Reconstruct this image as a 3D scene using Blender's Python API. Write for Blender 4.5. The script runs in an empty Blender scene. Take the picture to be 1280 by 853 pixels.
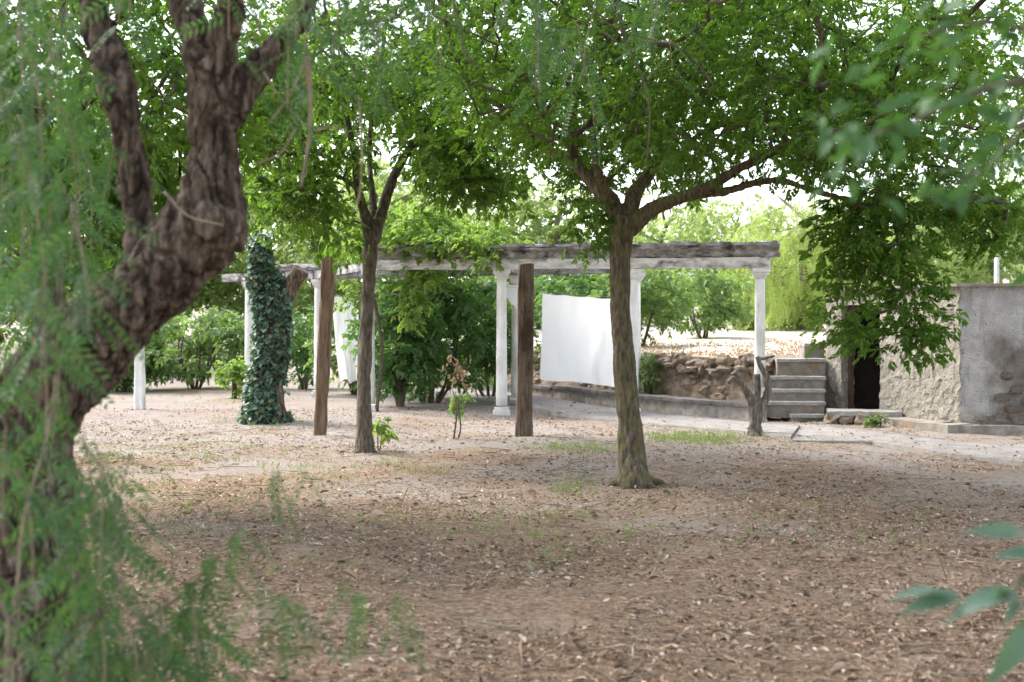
import bpy, math, random
import numpy as np
from mathutils import Vector, Matrix

# ------------------------------------------------------------------ camera, sky, sun, exposure
SC = bpy.context.scene
C = SC.collection
EYE, FPX = 1.5, 1778.0            # eye height in metres, focal length in photo pixels (50 mm on 36 mm)
cam_d = bpy.data.cameras.new('camera'); cam = bpy.data.objects.new('camera', cam_d); C.objects.link(cam)
cam.location = (0, 0, EYE); cam.rotation_euler = (math.radians(90), 0, 0)
cam_d.lens = 50; cam_d.sensor_width = 36; cam_d.shift_y = -26.5/1280
cam_d.clip_start = 0.05; cam_d.clip_end = 2000
cam_d.dof.use_dof = True; cam_d.dof.focus_distance = 14.5; cam_d.dof.aperture_fstop = 2.8
SC.camera = cam

SUN = Vector((-0.62, 0.42, 0.80)).normalized()      # towards the sun: high, behind and to the left
w = bpy.data.worlds.new('World'); SC.world = w; w.use_nodes = True
wn = w.node_tree
sky = wn.nodes.new('ShaderNodeTexSky'); sky.sky_type = 'NISHITA'; sky.sun_disc = False
sky.sun_elevation = math.asin(SUN.z); sky.sun_rotation = math.atan2(SUN.x, SUN.y)
sky.dust_density = 2.5; sky.air_density = 1.0; sky.ozone_density = 1.0
hs_ = wn.nodes.new('ShaderNodeHueSaturation'); hs_.inputs['Saturation'].default_value = 0.45      # milky summer sky
wn.links.new(sky.outputs[0], hs_.inputs['Color']); wn.links.new(hs_.outputs[0], wn.nodes['Background'].inputs[0])
wn.nodes['Background'].inputs[1].default_value = 0.15
sd = bpy.data.lights.new('sun', 'SUN'); sd.energy = 1.25; sd.angle = math.radians(20); sd.color = (1, 0.95, 0.86)
so = bpy.data.objects.new('sun', sd); C.objects.link(so); so.location = (-20, 20, 40)
so.rotation_euler = SUN.to_track_quat('Z', 'Y').to_euler()
SC.view_settings.view_transform = 'Standard'; SC.view_settings.look = 'None'
SC.view_settings.gamma = 1; SC.view_settings.exposure = 2.08
SC.render.engine = 'CYCLES'
SC.cycles.use_denoising = True
SC.cycles.max_bounces = 8; SC.cycles.transmission_bounces = 4; SC.cycles.diffuse_bounces = 4
SC.cycles.transparent_max_bounces = 4; SC.cycles.caustics_reflective = False; SC.cycles.caustics_refractive = False

rng = np.random.default_rng(7)
random.seed(7)

# ------------------------------------------------------------------ small helpers
def W(px, py, d):
    return np.array([(px-640)/FPX*d, d, EYE+(400-py)/FPX*d])
def G(px, py, z=0.0):
    d = (EYE-z)*FPX/(py-400)
    return np.array([(px-640)/FPX*d, d, z])

def _hash(ix, iy, iz, seed):
    h = (ix*374761393 + iy*668265263 + iz*2147483647 + seed*974634541) & 0xffffffff
    h = ((h ^ (h >> 13))*1274126177) & 0xffffffff
    h = ((h ^ (h >> 16))*2246822519) & 0xffffffff
    return ((h ^ (h >> 15)) & 0xffff)/65535.0
def vnoise(P, f=1.0, seed=0):
    P = np.asarray(P, float)*f
    i = np.floor(P).astype(np.int64); u = P-i; u = u*u*(3-2*u)
    r = 0
    for a in (0, 1):
        for b in (0, 1):
            for c in (0, 1):
                wgt = (u[..., 0] if a else 1-u[..., 0])*(u[..., 1] if b else 1-u[..., 1])*(u[..., 2] if c else 1-u[..., 2])
                r = r+wgt*_hash(i[..., 0]+a, i[..., 1]+b, i[..., 2]+c, seed)
    return r*2-1
def fbm(P, f=1.0, seed=0, o=3):
    P = np.asarray(P, float); r = 0; a = 1.0
    for k in range(o):
        r = r+a*vnoise(P, f*2.03**k, seed+k*17); a *= 0.5
    return r/1.75

def thing(name, label, cat, loc=(0, 0, 0), group=None):
    o = bpy.data.objects.new(name, None); C.objects.link(o)
    o.location = [float(v) for v in loc]; o.empty_display_size = 0.2
    return tag(o, label, cat, group)
def tag(o, label=None, cat=None, group=None, kind=None):
    if label: o['label'] = label
    if cat: o['category'] = cat
    if group: o['group'] = group
    if kind: o['kind'] = kind
    return o
def link(name, me, parent=None, kind=None, label=None):
    o = bpy.data.objects.new(name, me); C.objects.link(o)
    if parent is not None:
        o.parent = parent
        p, base = parent, Vector((0, 0, 0))
        while p is not None:
            base = base+p.location; p = p.parent
        if parent.type == 'EMPTY':
            o.matrix_parent_inverse = Matrix.Translation(-base)
    if kind: o['kind'] = kind
    if label: o['label'] = label
    return o
def mesh_q(name, V, F, mat, smooth=False):
    """V (n,3) and quads F (m,4) as arrays -> mesh"""
    V = np.ascontiguousarray(V, np.float32).reshape(-1, 3); F = np.ascontiguousarray(F, np.int32).reshape(-1, 4)
    me = bpy.data.meshes.new(name)
    me.vertices.add(len(V)); me.vertices.foreach_set('co', V.ravel())
    me.loops.add(F.size); me.loops.foreach_set('vertex_index', F.ravel())
    me.polygons.add(len(F)); me.polygons.foreach_set('loop_start', np.arange(0, F.size, 4, dtype=np.int32))
    try: me.polygons.foreach_set('loop_total', np.full(len(F), 4, np.int32))
    except Exception: pass
    if smooth: me.polygons.foreach_set('use_smooth', np.ones(len(F), bool))
    me.update(calc_edges=True)
    if mat: me.materials.append(mat)
    return me
class MB:
    def __init__(s): s.v = []; s.f = []; s.n = 0
    def add(s, V, F):
        V = np.asarray(V, float).reshape(-1, 3)
        s.v.append(V); s.f += [tuple(int(i)+s.n for i in f) for f in F]; s.n += len(V); return s
    def mesh(s, name, mat, smooth=False):
        me = bpy.data.meshes.new(name)
        me.from_pydata(np.concatenate(s.v).tolist(), [], s.f)
        if smooth:
            me.polygons.foreach_set('use_smooth', np.ones(len(me.polygons), bool))
        me.update()
        if mat: me.materials.append(mat)
        return me

def crom(P, n):
    """resample control rows (any width) with Catmull-Rom, n points per span"""
    P = np.asarray(P, float); Q = np.vstack([2*P[0]-P[1], P, 2*P[-1]-P[-2]]); out = []
    for i in range(1, len(Q)-2):
        for t in np.linspace(0, 1, n, endpoint=False):
            a, b, c, d = Q[i-1], Q[i], Q[i+1], Q[i+2]
            out.append(0.5*((2*b)+(c-a)*t+(2*a-5*b+4*c-d)*t*t+(3*b-a-3*c+d)*t**3))
    out.append(P[-1]); return np.array(out)
def frames(P):
    T = np.gradient(P, axis=0); T /= np.linalg.norm(T, axis=1)[:, None]+1e-9
    up = np.array([0.31, 0.95, 0.05]); N = []; 
    for t in T:
        n = up-t*np.dot(up, t); n /= np.linalg.norm(n)+1e-9; N.append(n); up = n
    N = np.array(N); return T, N, np.cross(T, N)
def tube(path, sides=8, cap=True, wob=0.0, seed=0):
    path = np.asarray(path, float); P, R = path[:, :3], path[:, 3]
    T, N, B = frames(P); a = np.linspace(0, 2*np.pi, sides, endpoint=False)
    ring = P[:, None]+R[:, None, None]*(np.cos(a)[None, :, None]*N[:, None]+np.sin(a)[None, :, None]*B[:, None])
    if wob: ring = ring+wob*R[:, None, None]*np.stack([vnoise(ring, 6/max(R.max(), .02)*.2, seed+k) for k in range(3)], -1)
    V = ring.reshape(-1, 3); F = []
    for i in range(len(P)-1):
        for j in range(sides):
            k = (j+1) % sides
            F.append((i*sides+j, i*sides+k, (i+1)*sides+k, (i+1)*sides+j))
    if cap:
        F.append(tuple(range(sides))[::-1]); F.append(tuple((len(P)-1)*sides+j for j in range(sides)))
    return V, F
def limb_px(rows, n=6):
    """rows (px, py, depth, width in photo px) -> smooth path (x, y, z, radius)"""
    return crom([[*W(a, b, d), ww*0.5*d/FPX] for a, b, d, ww in rows], n)

def body_mesh(name, paths, voxel, mat, disp=None, extra=()):
    """one continuous skin round all limbs (voxel union), then bark relief as real displacement"""
    mb = MB()
    for k, p in enumerate(paths): mb.add(*tube(p, 12, True, 0.12, k))
    for V, F in extra: mb.add(V, F)
    ob = bpy.data.objects.new('tmp', mb.mesh('tmp', None)); C.objects.link(ob)
    m = ob.modifiers.new('r', 'REMESH'); m.mode = 'VOXEL'; m.voxel_size = voxel; m.use_smooth_shade = True
    s = ob.modifiers.new('s', 'SMOOTH'); s.factor = 0.5; s.iterations = 2
    dg = bpy.context.evaluated_depsgraph_get()
    me = bpy.data.meshes.new_from_object(ob.evaluated_get(dg)); me.name = name
    old = ob.data; bpy.data.objects.remove(ob); bpy.data.meshes.remove(old)
    n = len(me.vertices); co = np.empty(n*3, np.float32); me.vertices.foreach_get('co', co); co = co.reshape(-1, 3)
    no = np.empty(n*3, np.float32); me.vertices.foreach_get('normal', no); no = no.reshape(-1, 3)
    if disp: co = co+no*disp(co)[:, None]
    me.vertices.foreach_set('co', np.ascontiguousarray(co, np.float32).ravel())
    me.polygons.foreach_set('use_smooth', np.ones(len(me.polygons), bool)); me.update()
    me.materials.clear(); me.materials.append(mat); return me

def box_grid(L, T, H, res, amp=0.0, seed=0, rnd=0.0, f=None):
    """box 0..L, -T/2..T/2, 0..H in a grid of cells about res, knocked about by noise -> V, F"""
    nx, ny, nz = [max(1, int(round(s/res))) for s in (L, T, H)]
    idx = {}; V = []; F = []
    def vid(i, j, k):
        key = (i, j, k)
        if key not in idx:
            idx[key] = len(V); V.append((L*i/nx, -T/2+T*j/ny, H*k/nz))
        return idx[key]
    for i in range(nx):
        for j in range(ny):
            F.append((vid(i, j, 0), vid(i, j+1, 0), vid(i+1, j+1, 0), vid(i+1, j, 0)))
            F.append((vid(i, j, nz), vid(i+1, j, nz), vid(i+1, j+1, nz), vid(i, j+1, nz)))
    for i in range(nx):
        for k in range(nz):
            F.append((vid(i, 0, k), vid(i+1, 0, k), vid(i+1, 0, k+1), vid(i, 0, k+1)))
            F.append((vid(i, ny, k), vid(i, ny, k+1), vid(i+1, ny, k+1), vid(i+1, ny, k)))
    for j in range(ny):
        for k in range(nz):
            F.append((vid(0, j, k), vid(0, j, k+1), vid(0, j+1, k+1), vid(0, j+1, k)))
            F.append((vid(nx, j, k), vid(nx, j+1, k), vid(nx, j+1, k+1), vid(nx, j, k+1)))
    V = np.array(V)
    if rnd:
        c = np.array([L/2, 0, H/2]); h = np.array([L/2, T/2, H/2]); q = (V-c)/h
        ln = np.linalg.norm(q, axis=1)[:, None]; V = c+h*(q*(1-rnd)+q/np.maximum(ln, 1e-6)*rnd)
    if amp:
        off = np.array([seed*3.7, seed*1.3, seed*5.1]); f = f or 1.0/max(res*1.6, .02)
        V = V+amp*np.stack([fbm(V+off, f, seed+k*5, 2) for k in range(3)], -1)
    return V, F
def place(V, p0, ang, tilt=0.0):
    """put a box_grid (x along) at floor point p0, turned by ang about z"""
    V = np.asarray(V); c, s = math.cos(ang), math.sin(ang)
    X = np.stack([V[:, 0]*c-V[:, 1]*s, V[:, 0]*s+V[:, 1]*c, V[:, 2]], -1)
    return X+np.asarray(p0)

def rot_to(D, roll):
    """rotation matrices whose y axis is D (n,3), rolled about it"""
    D = D/(np.linalg.norm(D, axis=1)[:, None]+1e-9)
    up = np.tile(np.array([0.0, 0.0, 1.0]), (len(D), 1)); up[np.abs(D[:, 2]) > 0.95] = (1, 0, 0)
    X = np.cross(D, up); X /= np.linalg.norm(X, axis=1)[:, None]; Z = np.cross(X, D)
    c, s = np.cos(roll)[:, None], np.sin(roll)[:, None]
    return np.stack([X*c+Z*s, D, -X*s+Z*c], -1)
def leaf6(L, wd, fold=.25, droop=.15):
    V = np.array([[0, 0, 0], [-wd*.42, L*.3, wd*fold*.8], [-wd*.40, L*.62, wd*fold-L*droop*.4], [0, L, -L*droop],
                  [wd*.40, L*.62, wd*fold-L*droop*.4], [wd*.42, L*.3, wd*fold*.8]])
    return V, np.array([[0, 3, 2, 1], [0, 5, 4, 3]])
def leaf4(L, wd, fold=.2, droop=.1):
    return np.array([[0, 0, 0], [-wd*.5, L*.45, wd*fold], [0, L, -L*droop], [wd*.5, L*.45, wd*fold]]), np.array([[0, 3, 2, 1]])
def combine(leaves):
    """leaves: list of (V,F, pos, dir, roll, scale) -> template"""
    Vs, Fs, n = [], [], 0
    for V, F, p, d, r, s in leaves:
        R = rot_to(np.array([d], float), np.array([r]))[0]
        Vs.append(V*s @ R.T+np.array(p)); Fs.append(F+n); n += len(V)
    return np.concatenate(Vs), np.concatenate(Fs)
def spray_palmate(r, n=7, L=.075, wd=.026, base=leaf6):
    """a drooping cluster: leaflets along a short stalk"""
    out = []; 
    for k in range(n):
        t = (k+.5)/n; side = 1 if k % 2 else -1
        a = side*r.uniform(.5, 1.15)*(1-.6*t); d = (math.sin(a), math.cos(a), r.uniform(-.55, .15))
        V, F = base(L*r.uniform(.75, 1.15), wd*r.uniform(.85, 1.2))
        out.append((V, F, (0, t*L*1.5, -.03*t*t), d, r.uniform(-.5, .5), 1.0))
    return combine(out)
def frond_pinnate(r, n=11, L=.24, ll=.040, lw=.0115):
    out = []
    for k in range(n):
        t = (k+1)/n
        for sgn in (-1, 1):
            V, F = leaf4(ll*(1.05-.45*abs(t-.45)), lw, .1, .1)
            out.append((V, F, (0, t*L, -.12*L*t*t), (sgn*.85, .55, -.25+r.uniform(-.1, .1)), r.uniform(-.4, .4), 1.0))
    V, F = leaf4(L, .003, 0, .12); out.append((V, F, (0, 0, 0), (0, 1, 0), 0, 1.0))
    return combine(out)
def scatter(name, templates, P, D, roll, S, mat):
    """merge instances of the templates at P, pointing along D, into one mesh"""
    n = len(P); pick = rng.integers(0, len(templates), n); R = rot_to(D, roll); Vs, Fs, off = [], [], 0
    for k, (TV, TF) in enumerate(templates):
        m = pick == k
        if not m.any(): continue
        V = np.einsum('nij,vj->nvi', R[m], TV)*S[m][:, None, None]+P[m][:, None]
        c = m.sum(); F = TF[None]+(np.arange(c)*len(TV))[:, None, None]+off
        Vs.append(V.reshape(-1, 3)); Fs.append(F.reshape(-1, 4)); off += c*len(TV)
    return mesh_q(name, np.concatenate(Vs), np.concatenate(Fs), mat)
def leaves_round(clumps, rad, per, flat=.6, droop=.35, r=rng, hang=0.0):
    """positions and directions of sprays round clump centres"""
    c = np.repeat(np.asarray(clumps), per, axis=0); n = len(c)
    q = r.normal(size=(n, 3)); q /= np.linalg.norm(q, axis=1)[:, None]; q *= (r.random(n)**.45)[:, None]
    D = q+r.normal(size=(n, 3))*.45; D[:, 2] = D[:, 2]*.6-droop
    q[:, 2] *= flat
    if hang: q[:, 2] -= hang*r.random(n)
    return c+q*np.repeat(np.asarray(rad)*np.ones(len(clumps)), per)[:, None], D
def grow(seeds, targets, step=.35, wig=.06, r0=.005, rmax=.03, arc=.08):
    """twigs that run from the nearest wood to each leaf clump -> prism mesh arrays"""
    nodes = [np.array(s) for s in seeds]; par = [-1]*len(nodes); load = [0.0]*len(nodes)
    T = np.asarray(targets); S = np.asarray(seeds)
    order = np.argsort([np.min(np.linalg.norm(S-t, axis=1)) for t in T])
    A = np.zeros((len(seeds)+len(T)*14, 3)); A[:len(seeds)] = S; m = len(seeds); ends = []
    for ti in order:
        t = T[ti]; i = int(np.argmin(np.linalg.norm(A[:m]-t, axis=1)+np.maximum(0, A[:m, 2]-t[2])*.3))
        d = t-A[i]; L = np.linalg.norm(d); k = min(12, max(1, int(L/step))); p = i
        for q in range(1, k+1):
            u = q/k; x = A[i]+d*u+np.array([0, 0, arc*L*math.sin(math.pi*u)])
            if q < k: x = x+rng.normal(size=3)*wig
            A[m] = x; par.append(p); load.append(0.0); p = m; m += 1
        j = p
        while j >= len(seeds): load[j] += 1; j = par[j]
    e = [(par[j], j) for j in range(len(seeds), m)]
    rad = np.minimum(r0*np.sqrt(np.maximum(np.array(load), 1)), rmax)
    P0 = np.array([A[a] for a, b in e]); P1 = np.array([A[b] for a, b in e])
    R1 = np.array([rad[b] for a, b in e]); R0 = np.array([max(rad[b], min(rad[a] if a >= len(seeds) else rad[b]*1.15, rad[b]*1.6)) for a, b in e])
    return P0, P1, R0, R1
def prisms(name, P0, P1, R0, R1, mat, sides=5):
    D = P1-P0; R = rot_to(D, np.zeros(len(D))); a = np.linspace(0, 2*np.pi, sides, endpoint=False)
    ring = np.stack([np.cos(a), np.zeros(sides), np.sin(a)], -1); r = np.einsum('nij,vj->nvi', R, ring)
    V = np.concatenate([P0[:, None]+r*R0[:, None, None], P1[:, None]+r*R1[:, None, None]], 1)
    F = np.array([[j, (j+1) % sides, sides+(j+1) % sides, sides+j] for j in range(sides)])
    F = F[None]+(np.arange(len(D))*2*sides)[:, None, None]
    return mesh_q(name, V.reshape(-1, 3), F.reshape(-1, 4), mat, True)

# ------------------------------------------------------------------ materials
def new_mat(name):
    m = bpy.data.materials.new(name); m.use_nodes = True; nt = m.node_tree
    return m, nt, nt.nodes['Principled BSDF']
def ramp(nt, fac, stops, interp='LINEAR'):
    r = nt.nodes.new('ShaderNodeValToRGB'); nt.links.new(fac, r.inputs[0]); cr = r.color_ramp; cr.interpolation = interp
    while len(cr.elements) < len(stops): cr.elements.new(0.5)
    for e, (p, c) in zip(cr.elements, stops): e.position = p; e.color = (*c, 1)
    return r.outputs[0]
def coords(nt, stretch=(1, 1, 1)):
    t = nt.nodes.new('ShaderNodeTexCoord'); mp = nt.nodes.new('ShaderNodeMapping'); mp.inputs['Scale'].default_value = stretch
    nt.links.new(t.outputs['Object'], mp.inputs[0]); return mp.outputs[0]
def noise(nt, scale, detail=6, stretch=(1, 1, 1), rough=.6):
    n = nt.nodes.new('ShaderNodeTexNoise'); n.inputs['Scale'].default_value = scale; n.inputs['Detail'].default_value = detail
    n.inputs['Roughness'].default_value = rough; nt.links.new(coords(nt, stretch), n.inputs['Vector']); return n.outputs['Fac']
def mixc(nt, fac, a, b, mode='MIX'):
    m = nt.nodes.new('ShaderNodeMix'); m.data_type = 'RGBA'; m.blend_type = mode
    for sock, v in ((m.inputs[0], fac), (m.inputs[6], a), (m.inputs[7], b)):
        if hasattr(v, 'links'): nt.links.new(v, sock)
        else: sock.default_value = v if not isinstance(v, tuple) else (*v, 1)
    return m.outputs[2]
def surf(name, stops, scale, stretch=(1, 1, 1), rough=.9, bump=.3, bscale=None, spots=(), bdist=.02):
    """weathered solid: a noise-driven base colour with layers of stains (colour, scale, low, high, stretch)"""
    m, nt, b = new_mat(name); col = ramp(nt, noise(nt, scale, 8, stretch), stops)
    for c, sc, lo, hi, st in spots:
        f = ramp(nt, noise(nt, sc, 6, st, .65), [(lo, (0, 0, 0)), (hi, (1, 1, 1))]); col = mixc(nt, f, col, c)
    nt.links.new(col, b.inputs['Base Color']); b.inputs['Roughness'].default_value = rough
    b.inputs['Specular IOR Level'].default_value = .25
    if bump:
        bn = nt.nodes.new('ShaderNodeBump'); bn.inputs['Strength'].default_value = bump; bn.inputs['Distance'].default_value = bdist
        nt.links.new(noise(nt, bscale or scale*4, 8, stretch, .7), bn.inputs['Height']); nt.links.new(bn.outputs[0], b.inputs['Normal'])
    return m
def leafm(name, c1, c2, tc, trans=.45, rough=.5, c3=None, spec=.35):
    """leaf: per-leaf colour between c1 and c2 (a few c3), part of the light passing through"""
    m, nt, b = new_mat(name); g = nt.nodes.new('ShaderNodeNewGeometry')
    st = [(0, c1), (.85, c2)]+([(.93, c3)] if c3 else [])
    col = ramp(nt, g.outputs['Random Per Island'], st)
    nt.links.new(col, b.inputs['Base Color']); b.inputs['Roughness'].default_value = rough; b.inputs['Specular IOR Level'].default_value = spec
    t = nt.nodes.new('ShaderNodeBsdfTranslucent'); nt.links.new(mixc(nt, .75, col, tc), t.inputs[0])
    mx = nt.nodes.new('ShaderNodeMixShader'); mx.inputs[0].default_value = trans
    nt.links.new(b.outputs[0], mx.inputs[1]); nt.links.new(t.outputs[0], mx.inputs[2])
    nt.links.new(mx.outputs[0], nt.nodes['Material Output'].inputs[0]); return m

M = {}
M['leaf'] = leafm('leaf_shade_tree', (.014, .047, .010), (.078, .15, .027), (.26, .49, .04), .50)
M['leaf_b'] = leafm('leaf_slim_tree', (.017, .053, .012), (.085, .16, .028), (.27, .50, .045), .50)
M['pepper'] = leafm('leaf_pepper', (.018, .057, .024), (.062, .13, .05), (.135, .31, .055), .36, .5, (.10, .13, .04), .26)
M['ivy'] = leafm('leaf_ivy', (.05, .105, .07), (.18, .275, .205), (.12, .26, .12), .2, .42, (.22, .20, .08), .55)
M['vine'] = leafm('leaf_vine', (.09, .16, .03), (.17, .27, .05), (.34, .52, .08), .5, .5)
M['shrub'] = leafm('leaf_dark_shrub', (.035, .095, .03), (.10, .19, .06), (.19, .38, .06), .42, .4)
M['shrub_mid'] = leafm('leaf_mid_shrub', (.06, .125, .04), (.14, .215, .065), (.27, .44, .08), .45, .45)
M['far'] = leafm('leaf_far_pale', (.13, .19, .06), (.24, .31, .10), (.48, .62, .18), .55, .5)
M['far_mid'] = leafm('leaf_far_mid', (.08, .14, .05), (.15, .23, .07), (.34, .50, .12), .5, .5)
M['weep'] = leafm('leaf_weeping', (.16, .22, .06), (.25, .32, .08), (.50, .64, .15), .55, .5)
M['near_leaf'] = leafm('leaf_near_branch', (.022, .068, .026), (.055, .12, .045), (.14, .34, .04), .28, .5, spec=.22)
M['sheen_leaf'] = leafm('leaf_large_shoot', (.04, .095, .065), (.085, .15, .105), (.16, .34, .06), .22, .4, spec=.55)  # bluish base colour holds the sky's sheen on these leaves
M['dryleaf'] = leafm('leaf_dry', (.22, .13, .07), (.36, .25, .15), (.45, .30, .16), .3, .8)
M['grass'] = leafm('grass_blade', (.10, .17, .04), (.20, .27, .08), (.30, .42, .10), .35, .6, (.40, .34, .18))
M['litter'] = leafm('litter_leaf', (.035, .022, .015), (.46, .325, .22), (.34, .22, .12), .12, .85, (.58, .50, .41))
M['bark_a'] = surf('bark_shade_tree', [(.32, (.045, .034, .026)), (.5, (.115, .09, .066)), (.68, (.22, .18, .135))], 11, (3, 3, .8), .95, 1, 30,
                   [((.145, .145, .045), 12, .45, .72, (1.3, 1.3, .8)), ((.21, .19, .16), 16, .6, .75, (1, 1, .4))], .012)
M['bark_b'] = surf('bark_slim_tree', [(.32, (.05, .04, .031)), (.5, (.12, .10, .08)), (.68, (.22, .19, .155))], 11, (3, 3, .8), .95, 1, 32,
                   [((.13, .14, .06), 7, .58, .75, (2, 2, 1))], .01)
M['bark_pepper'] = surf('bark_pepper', [(.30, (.020, .013, .010)), (.46, (.105, .076, .055)), (.58, (.225, .172, .127)), (.70, (.40, .32, .25))], 7, (4, 4, 1.0), .95, 1.0, 22,
                        [((.025, .018, .014), 5, .56, .72, (2, 2, 1)), ((.20, .18, .155), 14, .62, .78, (2, 2, .8))], .03)
M['twig'] = surf('twig_bark', [(.3, (.06, .048, .036)), (.7, (.15, .12, .09))], 12, (1, 1, 1), .95, 0)
M['twig_pale'] = surf('dry_twig', [(.3, (.15, .115, .08)), (.7, (.30, .24, .17))], 12, (1, 1, 1), .95, 0)
M['post'] = surf('old_post_wood', [(.25, (.06, .042, .03)), (.5, (.15, .11, .078)), (.8, (.27, .215, .165))], 8, (5, 5, .35), .9, .9, 22,
                 [((.03, .02, .016), 7, .56, .7, (4, 4, .2)), ((.055, .034, .022), 2.2, .5, .66, (1, 1, .7))], .012)
M['post_b'] = surf('brown_post_wood', [(.25, (.08, .05, .033)), (.5, (.175, .118, .08)), (.8, (.28, .205, .145))], 8, (5, 5, .4), .9, .8, 22,
                   [((.05, .03, .02), 7, .6, .72, (4, 4, .2))], .012)
M['dead'] = surf('dead_wood', [(.28, (.055, .043, .034)), (.5, (.15, .125, .105)), (.7, (.30, .26, .225))], 12, (3, 3, .7), .95, 1, 30, [((.035, .026, .02), 9, .56, .70, (3, 3, .5))], .015)
M['white_col'] = surf('weathered_white_paint', [(.3, (.56, .54, .50)), (.6, (.80, .79, .77))], 6, (1, 1, .5), .8, .3, 40,
                      [((.30, .27, .23), 5, .62, .78, (2, 2, .5)), ((.42, .36, .30), 14, .66, .78, (1, 1, 1))], .008)
M['cornice'] = surf('lichen_stone', [(.25, (.11, .105, .10)), (.5, (.30, .29, .28)), (.75, (.62, .60, .58))], 6, (1, 1, 1.7), .95, .9, 30,
                    [((.055, .05, .046), 5, .5, .64, (.8, .8, 1.8)), ((.36, .25, .17), 9, .63, .73, (.9, .9, 1.6))], .03)
M['beam'] = surf('pale_beam_plaster', [(.3, (.40, .38, .35)), (.6, (.72, .70, .67))], 5, (.8, .8, 2.5), .9, .6, 25,
                 [((.13, .115, .10), 4, .50, .66, (.8, .8, 1.6)), ((.42, .30, .21), 8, .60, .74, (.8, .8, 1.4))], .02)
M['cloth'] = surf('white_cotton', [(.3, (.80, .80, .80)), (.7, (.84, .84, .84))], 3, (1, 1, 1), .9, .08, 600)
def thin_cloth():
    nt = M['cloth'].node_tree; t = nt.nodes.new('ShaderNodeBsdfTranslucent'); t.inputs[0].default_value = (.86, .86, .85, 1)
    mx = nt.nodes.new('ShaderNodeMixShader'); mx.inputs[0].default_value = .6
    nt.links.new(nt.nodes['Principled BSDF'].outputs[0], mx.inputs[1]); nt.links.new(t.outputs[0], mx.inputs[2]); nt.links.new(mx.outputs[0], nt.nodes['Material Output'].inputs[0])
thin_cloth()
M['wire'] = surf('grey_wire', [(.3, (.25, .25, .25)), (.7, (.35, .35, .35))], 5, rough=.5, bump=0)
M['stone'] = surf('rubble_stone', [(.25, (.16, .118, .085)), (.5, (.31, .245, .185)), (.8, (.50, .425, .35))], 7, rough=.95, bump=1, bscale=26,
                  spots=[((.10, .075, .055), 7, .58, .74, (1, 1, 1))], bdist=.02)
M['earthwall'] = surf('earth_mortar', [(.25, (.13, .092, .067)), (.5, (.25, .19, .143)), (.8, (.40, .33, .265))], 9, rough=.97, bump=1, bscale=24, bdist=.03,
                      spots=[((.12, .08, .055), 5, .56, .72, (1, 1, 1))])
M['step'] = surf('step_concrete', [(.25, (.15, .125, .105)), (.5, (.26, .23, .20)), (.8, (.40, .375, .345))], 6, rough=.95, bump=.7, bscale=30,
                 spots=[((.30, .20, .13), 5, .55, .7, (1, 1, 1)), ((.13, .11, .095), 8, .6, .75, (1, 1, 1))], bdist=.015)
M['tread'] = surf('step_tread', [(.25, (.22, .20, .19)), (.7, (.42, .40, .38))], 8, rough=.9, bump=.5, bscale=30, spots=[((.18, .15, .13), 6, .58, .72, (1, 1, 1))])
M['path'] = surf('old_concrete', [(.25, (.17, .15, .135)), (.5, (.24, .22, .205)), (.8, (.33, .31, .295))], 4, rough=.92, bump=.5, bscale=40,
                 spots=[((.26, .215, .17), 2.5, .54, .7, (1, 1, 1))], bdist=.01)
M['lowwall'] = surf('grey_low_wall', [(.25, (.16, .145, .13)), (.5, (.28, .255, .23)), (.8, (.42, .39, .36))], 7, rough=.95, bump=.8, bscale=30,
                    spots=[((.08, .07, .06), 6, .58, .74, (1, 1, 1))])
M['stain_stone'] = surf('damp_stone', [(.25, (.09, .075, .062)), (.5, (.17, .145, .12)), (.8, (.28, .25, .22))], 7, rough=.95, bump=.9, bscale=28)
M['lowcap'] = surf('dark_slate_edge', [(.25, (.065, .058, .055)), (.8, (.18, .168, .16))], 7, rough=.9, bump=.6, bscale=30)
M['render_l'] = surf('pale_roughcast', [(.3, (.32, .285, .235)), (.6, (.46, .42, .36))], 9, rough=.95, bump=1, bscale=38, bdist=.06,
                     spots=[((.22, .185, .15), 4, .60, .78, (1, 1, .4)), ((.20, .18, .155), 26, .55, .68, (1, 1, 1))])
M['wood_dark'] = surf('dark_frame_wood', [(.3, (.05, .032, .022)), (.7, (.12, .08, .055))], 8, (4, 4, .5), .85, .5, 25)
M['inside'] = surf('shade_dark_plaster', [(.3, (.015, .012, .01)), (.7, (.035, .03, .025))], 6, rough=.95, bump=.3)  # near-black colour stands in for the shade inside the doorway
M['pale_metal'] = surf('pale_painted_rail', [(.3, (.36, .355, .35)), (.7, (.5, .495, .49))], 6, rough=.6, bump=.1)

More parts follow.
